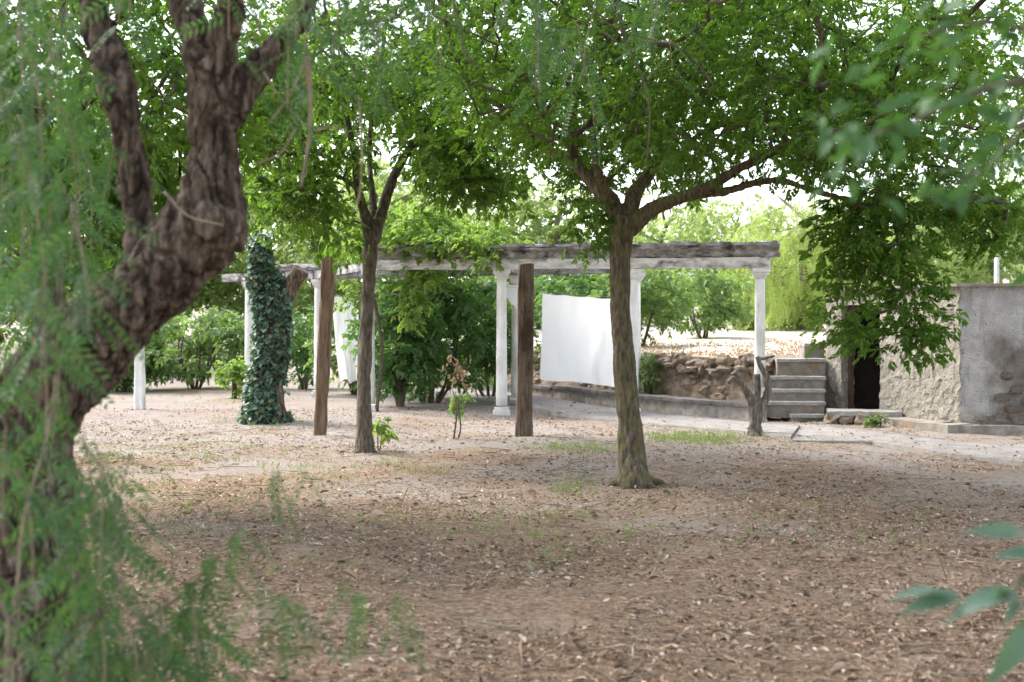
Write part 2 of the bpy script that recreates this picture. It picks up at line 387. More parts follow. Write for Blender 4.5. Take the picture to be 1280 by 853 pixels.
def shed_wall_mat():
    """grey plaster; a big damp stain where the render has come off"""
    m, nt, b = new_mat('grey_plaster')
    col = ramp(nt, noise(nt, 6, 8), [(.3, (.39, .375, .36)), (.65, (.54, .525, .505))])
    f = ramp(nt, noise(nt, 4, 5, (1.4, 1.4, .25), .6), [(.52, (0, 0, 0)), (.72, (1, 1, 1))]); col = mixc(nt, f, col, (.24, .225, .215))
    f = ramp(nt, noise(nt, 30, 3), [(.6, (0, 0, 0)), (.72, (1, 1, 1))]); col = mixc(nt, f, col, (.27, .25, .235))
    # stain: right of and below a wandering line, in metres on the wall
    t = nt.nodes.new('ShaderNodeTexCoord'); sp = nt.nodes.new('ShaderNodeSeparateXYZ'); nt.links.new(t.outputs['Object'], sp.inputs[0])
    n = nt.nodes.new('ShaderNodeTexNoise'); n.inputs['Scale'].default_value = 2.6; n.inputs['Detail'].default_value = 7; nt.links.new(t.outputs['Object'], n.inputs['Vector'])
    def mth(op, a, b_):
        q = nt.nodes.new('ShaderNodeMath'); q.operation = op; q.use_clamp = False
        for s_, v in zip(q.inputs, (a, b_)):
            if hasattr(v, 'links'): nt.links.new(v, s_)
            else: s_.default_value = v
        return q.outputs[0]
    nz = mth('MULTIPLY', mth('SUBTRACT', n.outputs['Fac'], .5), .9)
    dx = mth('ADD', mth('SUBTRACT', sp.outputs['X'], 6.36), nz)
    dz = mth('ADD', mth('SUBTRACT', 1.36, sp.outputs['Z']), nz)
    mk = mth('MINIMUM', mth('MULTIPLY', dx, 6.0), mth('MULTIPLY', dz, 5.0))
    stain = ramp(nt, mth('ADD', mth('MULTIPLY', mk, .5), .25), [(.0, (0, 0, 0)), (.9, (.9, .9, .9))])
    sc = ramp(nt, noise(nt, 7, 8, (1, 1, .6)), [(.3, (.075, .062, .052)), (.5, (.17, .145, .12)), (.72, (.30, .26, .225))])
    col = mixc(nt, stain, col, sc)
    lo = ramp(nt, mth('MULTIPLY', mth('ADD', mth('SUBTRACT', .36, sp.outputs['Z']), nz), 3.0), [(.1, (0, 0, 0)), (.8, (1, 1, 1))])
    col = mixc(nt, mixc(nt, .6, (0, 0, 0), lo), col, (.40, .29, .19))
    nt.links.new(col, b.inputs['Base Color']); b.inputs['Roughness'].default_value = .95; b.inputs['Specular IOR Level'].default_value = .2
    bn = nt.nodes.new('ShaderNodeBump'); bn.inputs['Strength'].default_value = 1; bn.inputs['Distance'].default_value = .045
    nt.links.new(noise(nt, 36, 8), bn.inputs['Height']); nt.links.new(bn.outputs[0], b.inputs['Normal']); return m
M['render_r'] = shed_wall_mat()
def ground_mat(name, pale=0.0):
    m, nt, b = new_mat(name)
    a = ramp(nt, noise(nt, 26, 8, (1, 1, 1), .75), [(.32, (.06, .037, .025)), (.44, (.185, .122, .082)), (.56, (.32, .225, .155)), (.70, (.58, .45, .335))])
    s = ramp(nt, noise(nt, 3.2, 6), [(.38, (0, 0, 0)), (.68, (1, 1, 1))]); c = mixc(nt, s, a, (.40, .32, .24), 'MULTIPLY' if False else 'MIX') if pale else a
    straw = ramp(nt, noise(nt, 1.1, 6), [(.50, (0, 0, 0)), (.72, (.7, .7, .7))]); a2 = ramp(nt, noise(nt, 40, 6), [(.3, (.20, .13, .08)), (.7, (.52, .375, .245))])
    c = mixc(nt, straw, c, a2)
    sep = nt.nodes.new('ShaderNodeSeparateXYZ'); nt.links.new(coords(nt), sep.inputs[0])      # greyer, gravelly earth towards the pergola
    mr = nt.nodes.new('ShaderNodeMapRange'); mr.inputs['From Min'].default_value = 9; mr.inputs['From Max'].default_value = 18; mr.inputs['To Max'].default_value = .22
    nt.links.new(sep.outputs['Y'], mr.inputs[0]); ad = nt.nodes.new('ShaderNodeMath'); ad.operation = 'ADD'
    nt.links.new(noise(nt, .55, 5), ad.inputs[0]); nt.links.new(mr.outputs[0], ad.inputs[1])
    grey = ramp(nt, ad.outputs[0], [(.52, (0, 0, 0)), (.74, (.75, .75, .75))]); a3 = ramp(nt, noise(nt, 34, 6), [(.3, (.17, .15, .138)), (.7, (.44, .405, .38))])
    c = mixc(nt, grey, c, a3)
    if pale: c = mixc(nt, pale, c, (.64, .57, .46))
    nt.links.new(c, b.inputs['Base Color']); b.inputs['Roughness'].default_value = .97; b.inputs['Specular IOR Level'].default_value = .15
    bn = nt.nodes.new('ShaderNodeBump'); bn.inputs['Strength'].default_value = 1; bn.inputs['Distance'].default_value = .03
    nt.links.new(noise(nt, 30, 8, (1, 1, 1), .75), bn.inputs['Height']); nt.links.new(bn.outputs[0], b.inputs['Normal']); return m
M['ground'] = ground_mat('leaf_strewn_earth'); M['terrace'] = ground_mat('dry_straw_earth', .75)

# ------------------------------------------------------------------ ground, terrace, path
def gz(x, y):
    x = np.asarray(x, float); y = np.asarray(y, float); p = np.stack([x, y, np.zeros_like(x)], -1)
    return .035*vnoise(p, .45, 3)+.018*vnoise(p, 1.7, 5)+.010*vnoise(p, 5, 9)
def ramp_axis(segs):
    out = []
    for a, b, n in segs: out += list(np.linspace(a, b, n, endpoint=False))
    return np.array(out+[segs[-1][1]])
gx = ramp_axis([(-400, -60, 12), (-60, -14, 24), (-14, 14, 180), (14, 60, 24), (60, 400, 12)])
gy = ramp_axis([(-60, 4, 20), (4, 26, 200), (26, 60, 40), (60, 600, 20)])
X, Y = np.meshgrid(gx, gy); Z = gz(X, Y)
V = np.stack([X, Y, Z], -1).reshape(-1, 3); nx = len(gx)
i, j = np.meshgrid(np.arange(nx-1), np.arange(len(gy)-1)); q = (j*nx+i).ravel()
link('ground', mesh_q('ground', V, np.stack([q, q+1, q+nx+1, q+nx], -1), M['ground'], True), kind='structure')

WALL = np.array([[-120, 60], [-18, 47], [-9, 41], [-4.6, 36], [-1.75, 32.0], [.75, 28.0], [2.45, 24.3], [3.75, 22.55], [4.05, 22.45], [6.4, 22.6], [9, 22.6], [120, 24]], float)
TZ = .88
u = np.linspace(0, len(WALL)-1, 420); wl = np.stack([np.interp(u, np.arange(len(WALL)), WALL[:, k]) for k in (0, 1)], -1)
vs = np.concatenate([[-.28, -.12, 0, .15], np.linspace(.6, 30, 50), np.linspace(36, 500, 20)])
P = np.zeros((len(wl), len(vs), 3))
for k, v_ in enumerate(vs):
    P[:, k, 0] = wl[:, 0]*(1+max(v_, 0)*.004); P[:, k, 1] = wl[:, 1]+v_
    z = TZ+.02*min(max(v_-2, 0), 22)
    P[:, k, 2] = z+.05*vnoise(np.stack([P[:, k, 0], P[:, k, 1], 0*wl[:, 0]], -1), .8, 4)+.02*vnoise(P[:, k], 4, 8)
P[:, 0, 2] = -.15; P[:, 1, 2] = .55+.2*vnoise(P[:, 1], 1.5, 6); P[:, 1, 1] += .1*vnoise(P[:, 1], 2.5, 7)
P[:, 2, 2] += .02
a, bq = np.meshgrid(np.arange(len(vs)-1), np.arange(len(wl)-1)); q = (bq*len(vs)+a).ravel(); n_ = len(vs)
link('terrace', mesh_q('terrace', P.reshape(-1, 3), np.stack([q, q+n_, q+n_+1, q+1], -1), M['terrace'], True), kind='structure')

def strip(near, far, z, nn=40, nv=5, amp=.006, seed=0):
    """raised slab between two ground polylines"""
    def rs(pl):
        pl = np.asarray(pl, float); s = np.concatenate([[0], np.cumsum(np.linalg.norm(np.diff(pl, axis=0), axis=1))]); s /= s[-1]
        t = np.linspace(0, 1, nn); return np.stack([np.interp(t, s, pl[:, k]) for k in (0, 1)], -1)
    A, B = rs(near), rs(far); rows = []
    p3 = np.column_stack([A, np.zeros(nn)]); A = A+.035*np.stack([fbm(p3, 1.7, seed+1), fbm(p3, 1.7, seed+2)], -1)
    rows.append(np.column_stack([A, np.full(nn, -.2)])); rows.append(np.column_stack([A, np.full(nn, z-.012)]))
    for t in np.linspace(.01, 1, nv): rows.append(np.column_stack([A*(1-t)+B*t, np.full(nn, z)]))
    rows.append(np.column_stack([B, np.full(nn, -.2)])); R = np.stack(rows, 1); m = R.shape[1]
    R[:, 1:-1, 2] += amp*fbm(R[:, 1:-1], 2.3, seed); i, j = np.meshgrid(np.arange(m-1), np.arange(nn-1)); q = (j*m+i).ravel()
    return R.reshape(-1, 3), np.stack([q, q+m, q+m+1, q+1], -1)
pv, pf = strip([G(520, 500)[:2], G(640, 508)[:2], G(720, 519, .07)[:2], G(805, 527.5, .07)[:2], G(930, 538.5, .07)[:2], G(990, 545, .07)[:2]],
               [G(560, 489)[:2], G(660, 497)[:2], G(740, 506, .07)[:2], G(805, 514, .07)[:2], G(930, 526, .07)[:2], G(1000, 531, .07)[:2]], .07)
link('path', mesh_q('path', pv, pf, M['path'], False), kind='structure'); pv1 = pv
pv, pf = strip([G(990, 548, .06)[:2], G(1040, 549, .06)[:2], G(1090, 553, .03)[:2], G(1180, 566, .03)[:2], G(1300, 582, .03)[:2], G(1700, 640, .03)[:2]],
               [G(985, 530, .06)[:2], G(1040, 531, .06)[:2], G(1105, 540, .03)[:2], G(1190, 552, .03)[:2], G(1300, 558, .03)[:2], G(1700, 585, .03)[:2]], .045, 40, 6, .015, 7)
link('path', mesh_q('path_right', pv, pf, M['path'], False), kind='structure')

path_tops = np.vstack([pv1[pv1[:, 2] > .03], pv[pv[:, 2] > .02]])
# ------------------------------------------------------------------ shed with its walls
L0, L1, R1 = np.array([4.86, 22.0, 0]), np.array([5.98, 19.0, 0]), np.array([9.6, 18.45, 0])
ld = L1-L0; LL = np.linalg.norm(ld); lang = math.atan2(ld[1], ld[0]); rd = R1-L1; RL = np.linalg.norm(rd); rang = math.atan2(rd[1], rd[0])
shed = thing('stone_shed', 'small pale roughcast shed with dark open doorway at the right edge', 'shed', L1)
def wall_piece(name, p0, ang, L, T, z0, z1, mat, res=.06, amp=.022, seed=0, parent=None, shift=0.0):
    V, F = box_grid(L, T, z1-z0, res, amp, seed); V = V+np.array([0, shift, z0]); mb = MB(); mb.add(place(V, p0, ang), F)
    return link(name, mb.mesh(name, mat, False), parent or shed)
ul = ld/LL; TW = .24
wall_piece('door_pillar', L0, lang, .40, TW, -.1, 1.90, M['render_l'], .045, .03, seed=1, shift=TW/2)
wall_piece('wall', L0+ul*.14*LL+ul*.95, lang, LL-.14*LL-.95, TW, -.1, 1.94, M['render_l'], .04, .032, seed=2, shift=TW/2)
wall_piece('lintel', L0+ul*.40, lang, .14*LL+.95-.40, TW-.02, 1.72, 1.90, M['render_l'], seed=3, shift=TW/2)
wall_piece('wall', L1+np.array([.012, 0, 0]), rang, RL, TW, -.1, 1.95, M['render_r'], .045, .02, 4, shift=TW/2+.01)
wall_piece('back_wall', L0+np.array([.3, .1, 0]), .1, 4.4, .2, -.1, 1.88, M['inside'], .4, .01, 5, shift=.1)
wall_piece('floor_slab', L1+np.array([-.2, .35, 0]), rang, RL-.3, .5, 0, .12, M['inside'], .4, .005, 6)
rv = np.array([L0+[-.05, -.05, 0], L1+[-.06, -.07, 0], R1+[0, -.07, 0], R1+[0, 4.2, 0], L0+[.3, .55, 0]])
mb = MB(); n5 = 5; mb.add(np.vstack([rv+[0, 0, 1.945], rv+[0, 0, 1.985]]), [(4, 3, 2, 1, 0), (5, 6, 7, 8, 9)]+[(k, (k+1) % 5, (k+1) % 5+5, k+5) for k in range(5)])
link('roof', mb.mesh('roof', M['step']), shed)
fr = MB()
for s0, ww in ((.405, .05), (.14*LL+.895, .05)):
    V, F = box_grid(ww, .07, 1.62, .2, .003, 2); fr.add(place(V+np.array([0, .16, .12]), L0+ul*s0, lang), F)
V, F = box_grid(.14*LL+.49, .07, .06, .2, .003, 3); fr.add(place(V+np.array([0, .16, 1.655]), L0+ul*.405, lang), F)
link('door_frame', fr.mesh('door_frame', M['wood_dark']), shed)
# plinth along the foot, and bare stones where the plaster is gone
V, F = box_grid(RL+.05, .34, .16, .09, .02, 5); mb = MB(); mb.add(place(V+np.array([-.05, -.12, -.05]), L1, rang), F)
V, F = box_grid(1.95, .40, .17, .09, .02, 8); mb.add(place(V+np.array([LL-1.72, -.17, -.05]), L0, lang), F)
link('plinth', mb.mesh('plinth', M['step']), shed)
stone_meshes = []
for k in range(9):
    V, F = box_grid(1, 1, 1, .34, .34, 20+k, .6, 2.4); V = V-np.array([.5, 0, .5]); b_ = MB(); b_.add(V, F)
    stone_meshes.append(b_.mesh('stone', M['stone'], False))
stained = []
for me_ in stone_meshes[:4]:
    m2 = me_.copy(); m2.materials.clear(); m2.materials.append(M['stain_stone']); stained.append(m2)
def stone(name, loc, size, rz=0.0, parent=None, tilt=0.0, k=None, pool=None):
    pool = pool or stone_meshes; o = bpy.data.objects.new(name, pool[rng.integers(0, len(pool)) if k is None else k]); C.objects.link(o)
    o.parent = parent; base = parent.location if parent else Vector((0, 0, 0))
    o.location = Vector([float(v) for v in loc])-base; o.scale = [float(s) for s in size]
    o.rotation_euler = (tilt, rng.uniform(-.15, .15), rz); return o
for px, py, sx, sz in ((1262, 470, .16, .10), (1256, 498, .2, .12), (1274, 488, .16, .12), (1268, 512, .22, .11), (1246, 527, .40, .17), (1284, 528, .38, .17)):
    p = W(px, py, 18.93-.0018*(px-1200)); stone('stone', p+[0, .085 if py < 520 else .05, 0], (sx, .14, sz), rang, shed, rng.normal()*.1, None, stained)
# step block in front of the door
ds = thing('doorstep', 'broken stone doorstep block below the dark shed doorway', 'doorstep', G(1062, 535))
V, F = box_grid(1.0, .62, .07, .07, .02, 11); mb = MB(); mb.add(place(V+np.array([0, 0, .13]), W(1034, 518, 20.6)*[1, 1, 0]+[0, -.05, 0], -.16), F)
link('slab', mb.mesh('slab', M['tread']), ds)
for k, (px, sx) in enumerate(((1040, .22), (1058, .2), (1078, .26), (1095, .2))):
    p = W(px, 527, 20.30-.05*k); stone('stone', [p[0], p[1]+.05, .075], (sx, .3, .2), -.1, ds)

# ------------------------------------------------------------------ steps, retaining wall, low wall
steps = thing('stone_steps', 'flight of worn stone steps between retaining wall and shed doorway', 'steps', G(990, 528))
lv = [(.12, 20.75, 990, 1030), (.29, 20.95, 952, 1031), (.46, 21.25, 956, 1031), (.64, 21.55, 958, 1031), (.90, 21.9, 972, 1031), (1.13, 22.35, 1006, 1031)]
pz = -.05
for k, (z, d, a, b) in enumerate(lv):
    st = None; x0, x1 = (a-640)/FPX*d, (b-640)/FPX*d
    V, F = box_grid(x1-x0, .95-.12*k if k < 5 else .5, z-pz-.045, .07, .016, 40+k); dep = (.95-.12*k if k < 5 else .5)/2
    mb = MB(); mb.add(place(V+np.array([0, dep+.03, pz]), (x0, d, 0), -.02), F); st = link('step', mb.mesh('step', M['step']), steps)
    V, F = box_grid(x1-x0+.02, .42, .045, .07, .010, 50+k); mb = MB(); mb.add(place(V+np.array([-.01, .21, z-.045]), (x0, d-.02, 0), -.02), F)
    t = link('tread', mb.mesh('tread', M['tread'])); t.parent = st; t.matrix_parent_inverse = Matrix.Translation(-steps.location)@Matrix.Identity(4)
    t.matrix_parent_inverse = (Matrix.Translation(steps.location)@st.matrix_parent_inverse).inverted()
    pz = z-.06

rw = thing('retaining_wall', 'rough brown rubble retaining wall holding the dry terrace', 'wall', (2.4, 24.3, 0))
WP = np.array([[-1.75, 32.0], [.75, 28.0], [2.45, 24.3], [3.75, 22.55], [4.02, 22.35]])
seg = np.linalg.norm(np.diff(WP, axis=0), axis=1); cs = np.concatenate([[0], np.cumsum(seg)])
def on_wall(s):
    x, y = np.interp(s, cs, WP[:, 0]), np.interp(s, cs, WP[:, 1]); i = min(np.searchsorted(cs, s, 'right')-1, len(seg)-1); d = (WP[i+1]-WP[i])/seg[i]
    return x, y, math.atan2(d[1], d[0]), np.array([d[1], -d[0]])
s = np.linspace(0, cs[-1], 240); zz = np.linspace(-.1, .89, 26); R = np.zeros((len(s), len(zz), 3))
for i, q in enumerate(s):
    x, y, an, nrm = on_wall(q); nrm = -nrm if nrm[1] > 0 else nrm
    for k, z in enumerate(zz): R[i, k] = (x+nrm[0]*(.18-.12*z), y+nrm[1]*(.18-.12*z), z)
dis = .05*fbm(R, 2.2, 3)+.07*fbm(R, 6, 5); R[:, :, 1] -= dis; R[:, :, 0] -= .4*dis
i, j = np.meshgrid(np.arange(len(zz)-1), np.arange(len(s)-1)); q = (j*len(zz)+i).ravel(); n_ = len(zz)
link('mortar', mesh_q('mortar', R.reshape(-1, 3), np.stack([q, q+n_, q+n_+1, q+1], -1), M['earthwall'], True), rw)
cnt = 0
for row, z in enumerate((.84, .73, .61, .50, .38, .27, .16)):
    q = 1.2+rng.uniform(0, .2)
    while q < cs[-1]-.05 and cnt < 290:
        L = rng.uniform(.12, .28) if row < 2 else rng.uniform(.08, .24); hh = rng.uniform(.11, .2) if row < 2 else rng.uniform(.08, .17)
        x, y, an, nrm = on_wall(q+L/2); nrm = -nrm if nrm[1] > 0 else nrm
        if rng.random() < (.98, .95, .7, .5, .45, .45, .5)[row]:
            off = (.175-.12*z if row < 2 else .135-.12*z)+rng.uniform(-.035, .03)
            stone('stone', (x+nrm[0]*off, y+nrm[1]*off, z+rng.normal()*.035), (L*1.15, rng.uniform(.2, .3) if row < 2 else .15, hh), an+rng.normal()*.25, rw, rng.normal()*.3); cnt += 1
        q += L*rng.uniform(.75, 1.15)

lw = thing('low_wall', 'long low grey kerb wall between concrete path and rubble wall', 'wall', G(805, 516))
A = np.array([G(600, 490)[:2], G(690, 499)[:2], G(805, 515.5)[:2], G(938, 529)[:2]])
for k in range(3):
    p0, p1 = A[k], A[k+1]; d = p1-p0; L = np.linalg.norm(d); an = math.atan2(d[1], d[0]); h = (.20, .24, .25)[k]
    V, F = box_grid(L, .3, h, .08, .022, 60+k); mb = MB(); mb.add(place(V+np.array([0, .16, -.03]), (*p0, 0), an), F)
    link('wall_body', mb.mesh('wall_body', M['lowwall']), lw)
    q = 0
    while q < L-.05:
        l = min(rng.uniform(.35, .7), L-q); V, F = box_grid(l-.012, .36, .05, .07, .010, int(70+q*9+k)); mb = MB()
        mb.add(place(V+np.array([q, .14, h-.028+rng.uniform(-.006, .006)]), (*p0, 0), an), F); link('cap_stone', mb.mesh('cap_stone', M['lowcap']), lw); q += l

# ------------------------------------------------------------------ pergola
perg = thing('pergola', 'crumbling white columned pergola with heavy stained stone cornice', 'pergola', (0, 23, 0))
HB = 2.30
def column(x, y, hb=HB):
    mb = MB(); a = np.arange(8)*math.pi/4+math.pi/8
    P_ = [[x, y, z, r] for z, r in zip(np.linspace(.14, hb-.14, 14), np.linspace(.090, .076, 14))]
    V, F = tube(P_, 16, True); V = V+.004*np.stack([fbm(V, 9, k) for k in range(3)], -1); mb.add(V, F); sh = link('shaft', mb.mesh('shaft', M['white_col'], True))
    col = bpy.data.objects.new('column', sh.data); C.objects.link(col); col.parent = perg; col.matrix_parent_inverse = Matrix.Translation(-perg.location)
    bpy.data.objects.remove(sh)
    for nm, z0, rows in (('capital', hb-.15, ((.092, 0, .035), (.112, .035, .05), (.135, .085, .065))), ('plinth', -.06, ((.13, 0, .12), (.112, .12, .05)))):
        mb = MB()
        for k, (hw, zz_, hh) in enumerate(rows):
            V, F = box_grid(hw*2, hw*2, hh, .06, .006, 80+k); mb.add(place(V+np.array([-hw, 0, z0+zz_]), (x, y, 0), .05), F)
        o = link(nm, mb.mesh(nm, M['white_col'])); o.parent = col; o.matrix_parent_inverse = Matrix.Identity(4)
front = [W(462, 400, 23.1)[:2], W(627, 400, 22.6)[:2], W(791, 400, 22.3)[:2], W(950, 400, 21.9)[:2]]
back = [W(284, 400, 30.2)[:2], W(311, 400, 29.6)[:2], W(398, 400, 28.0)[:2], W(503, 400, 26.8)[:2], W(645, 400, 25.4)[:2], W(795, 400, 24.3)[:2]]
for p in front+back[1:]: column(*p)
def beam(name, p0, p1, prof, z0, mat, seed, amp, broken=0.0, ext=0.0):
    """sweep a moulded profile (offset, height) between two points, edges nibbled by noise"""
    p0, p1 = np.array(p0), np.array(p1); d = p1-p0; L = np.linalg.norm(d); d /= L; n = np.array([-d[1], d[0]]); ns = max(6, int(L/.05)); pr = []
    prof = list(prof)
    for a, b in zip(prof, prof[1:]+prof[:1]):
        k = max(1, int(math.hypot(a[0]-b[0], a[1]-b[1])/.05))
        for t in range(k): pr.append((a[0]+(b[0]-a[0])*t/k, a[1]+(b[1]-a[1])*t/k))
    pr = np.array(pr); m = len(pr); t = np.linspace(-ext, L+ext, ns+1)
    V = np.zeros((ns+1, m, 3)); 
    for i, q in enumerate(t):
        V[i, :, 0] = p0[0]+d[0]*q+n[0]*pr[:, 0]; V[i, :, 1] = p0[1]+d[1]*q+n[1]*pr[:, 0]; V[i, :, 2] = z0+pr[:, 1]
    if broken:
        top = pr[:, 1] > .7*pr[:, 1].max(); line = np.column_stack([p0[0]+d[0]*t, p0[1]+d[1]*t, 0*t])
        cut = broken*np.maximum(0, vnoise(line, 2.6, seed)+.25)+.25*broken*vnoise(line, 11, seed+3); V[:, top, 2] -= cut[:, None]
    V = V+amp*np.stack([fbm(V, 7, seed+k, 3) for k in range(3)], -1)
    F = [(i*m+j, (i+1)*m+j, (i+1)*m+(j+1) % m, i*m+(j+1) % m) for i in range(ns) for j in range(m)]
    F += [tuple(range(m)), tuple(ns*m+j for j in range(m))[::-1]]
    mb = MB(); mb.add(V.reshape(-1, 3), F); return link(name, mb.mesh(name, mat), perg)
arch = [(-.14, 0), (.14, 0), (.14, .16), (-.14, .16)]
corn = [(-.14, .002), (.14, .002), (.17, .04), (.18, .085), (.18, .10), (.28, .165), (.29, .20), (-.29, .20), (-.28, .165), (-.18, .10), (-.18, .085), (-.17, .04)]
for row, ex in ((front, .0), (back, .0)):
    for k in range(len(row)-1):
        fr_ = row is front
        a_, b_ = np.array(row[k]), np.array(row[k+1]); u_ = (b_-a_)/np.linalg.norm(b_-a_)
        last = fr_ and k == len(row)-2
        beam('beam', a_+u_*.003, b_+u_*(.16 if last else -.003), arch, HB+.002, M['beam'] if fr_ else M['cornice'], 100+k+(0 if fr_ else 9), .012)
        if fr_: beam('cornice', a_+u_*.003-(.1*u_ if k == 0 else 0), b_+u_*(.30 if last else -.004), corn, HB+.165, M['cornice'], 130+k, .035, (.03, .045, .025)[k])
        elif k > 0: beam('cornice', a_+u_*.2, b_-u_*.12, [(x*.75, z*.7) for x, z in corn], HB+.165, M['cornice'], 150+k, .03, .08)
rs = np.random.default_rng(91)
for k in range(len(front)-1):
    a_, b_ = np.array(front[k]), np.array(front[k+1]); L_ = np.linalg.norm(b_-a_); u_ = (b_-a_)/L_; q = 0
    if k == len(front)-2: L_ += .28
    while q < L_-.15:
        l_ = min(rs.uniform(.28, .8), L_-q); off_ = rs.uniform(-.03, .04); th = rs.uniform(.035, .06); n_ = np.array([-u_[1], u_[0]])
        if rs.random() < .9: beam('cornice_slab', a_+u_*(q+.008)-n_*off_, a_+u_*(q+l_-.008)-n_*off_, [(-.31, 0), (.31, 0), (.31, th), (-.31, th)], HB+.165+.172+rs.uniform(-.012, .010), M['cornice'], int(200+k*9+q*5), .022)
        q += l_
for a_, b_ in ((front[0], back[2]), (front[1], back[4]), (front[2], back[5])):
    a_, b_ = np.array(a_), np.array(b_); u_ = (b_-a_)/np.linalg.norm(b_-a_); beam('cross_beam', a_+u_*.2, b_-u_*.2, [(-.07, 0), (.07, 0), (.07, .13), (-.07, .13)], HB+.005, M['cornice'], 170, .012)

# ------------------------------------------------------------------ laundry
def wire(name, label, p0, p1, sag=.06):
    t = np.linspace(0, 1, 24); P_ = np.outer(1-t, p0)+np.outer(t, p1); P_[:, 2] -= sag*4*t*(1-t)
    mb = MB(); mb.add(*tube(np.column_stack([P_, np.full(24, .0025)]), 5)); o = link(name, mb.mesh(name, M['wire'])); tag(o, label, 'clothesline', 'clotheslines under the pergola'); return P_
def cloth(name, label, corners, nu=40, nv=40, fold=.03, seed=0, hem=.02, grp='white laundry under the pergola'):
    """corners: top-left, top-right, bottom-right, bottom-left; folds run down"""
    c = [np.array(p) for p in corners]; u, v = np.meshgrid(np.linspace(0, 1, nu), np.linspace(0, 1, nv)); u_, v_ = u[..., None], v[..., None]
    P_ = (1-v_)*((1-u_)*c[0]+u_*c[1])+v_*((1-u_)*c[3]+u_*c[2])
    ln = np.stack([u*3.1+seed, v*.55+seed, 0*u], -1); wv = fold*(.3+v)*(vnoise(ln, 1.6, seed)+.5*vnoise(ln, 4.3, seed+2))
    P_[..., 1] += wv; P_[..., 0] += .25*wv
    P_[..., 2] += hem*v*vnoise(ln, 1.2, seed+5)-.012*np.sin(u*np.pi*4)**2*(1-v)**6
    th = np.array([0, .004, 0]); n = nu*nv; q = (np.arange(nv-1)[:, None]*nu+np.arange(nu-1)[None]).ravel()
    F = np.stack([q, q+1, q+nu+1, q+nu], -1); me = mesh_q(name, P_.reshape(-1, 3), F, M['cloth'], True)
    o = link(name, me); return tag(o, label, 'laundry', grp)
wire('clothesline', 'thin clothesline carrying the big white bedsheet', W(628, 358, 22.55), W(797, 373, 22.25), .02)
cloth('white_bedsheet', 'big plain white bedsheet hung out flat between post and mossy trunk', [W(678, 367, 22.5), W(794, 376, 22.3), W(796, 489, 22.3), W(675.5, 474, 22.5)], 70, 50, .075, 3, .05)
wire('clothesline', 'clothesline behind the front white column with a small white cloth', W(503, 352, 26.6), W(645, 356, 25.3), .02)
cloth('white_cloth', 'small white cloth just right of the front white column', [W(625, 355, 25.2), W(668, 357, 25.1), W(656, 398, 25.1), W(629, 368, 25.2)], 20, 20, .03, 8)
wire('clothesline', 'clothesline at left holding the long crumpled white cloth', W(398, 366, 27.8), W(500, 374, 26.7), .03)
cloth('white_cloth', 'long crumpled white cloth left of the slim tree trunk', [W(414, 370, 27.3), W(449, 374, 27.0), W(449, 470, 27.0), W(426, 478, 27.3)], 24, 40, .10, 12, .10)

# ------------------------------------------------------------------ posts, stumps
def post(name, label, b, t, w0, w1, mat, seed, collar=False):
    L = np.linalg.norm(t-b); V, F = box_grid(1, 1, 1, .125, 0, seed); n = len(V)
    V, F = [], []; ns, m = 46, 24; ang = np.linspace(0, 2*np.pi, m, endpoint=False)
    sq = np.stack([np.sign(np.cos(ang))*np.abs(np.cos(ang))**.45, np.sign(np.sin(ang))*np.abs(np.sin(ang))**.45], -1)
    for i in range(ns+1):
        q = i/ns; c = b*(1-q)+t*q; w_ = (w0*(1-q)+w1*q)/2*(1.06 if collar and q < .1 else 1)
        ring = np.column_stack([c[0]+sq[:, 0]*w_, c[1]+sq[:, 1]*w_, np.full(m, c[2])]); V.append(ring)
    V = np.array(V); g = np.stack([V[..., 0]*1.0, V[..., 1]*1.0, V[..., 2]*.06], -1)
    crack = np.maximum(0, np.abs(vnoise(g, 26, seed))-.55)*.06; ctr = V.mean(1, keepdims=True); dirn = V-ctr; dirn /= np.linalg.norm(dirn, axis=2, keepdims=True)+1e-9
    V = V+dirn*(.014*fbm(g, 30, seed)-crack+.01*fbm(V, 5, seed+4))[..., None]
    V[-1, :, 2] += .02*vnoise(V[-1], 9, seed)
    F = [(i*m+j, i*m+(j+1) % m, (i+1)*m+(j+1) % m, (i+1)*m+j) for i in range(ns) for j in range(m)]+[tuple(ns*m+j for j in range(m))]
    mb = MB(); mb.add(V.reshape(-1, 3), F); o = link(name, mb.mesh(name, mat)); return tag(o, label, 'post', 'posts standing in the yard')
post('wooden_post', 'cracked grey brown wooden post standing upright left of the bedsheet', G(655, 549), W(658, 330, 18.0), .21, .20, M['post'], 4, True)
post('wooden_post', 'reddish brown wooden post leaning slightly beside the slim tree', G(400, 545), W(411, 315, 18.3), .155, .175, M['post_b'], 9)
post('white_post', 'short peeling white painted post under the leaning pepper trunk', G(175, 512), W(174.5, 428, 23.8), .18, .15, M['white_col'], 15)
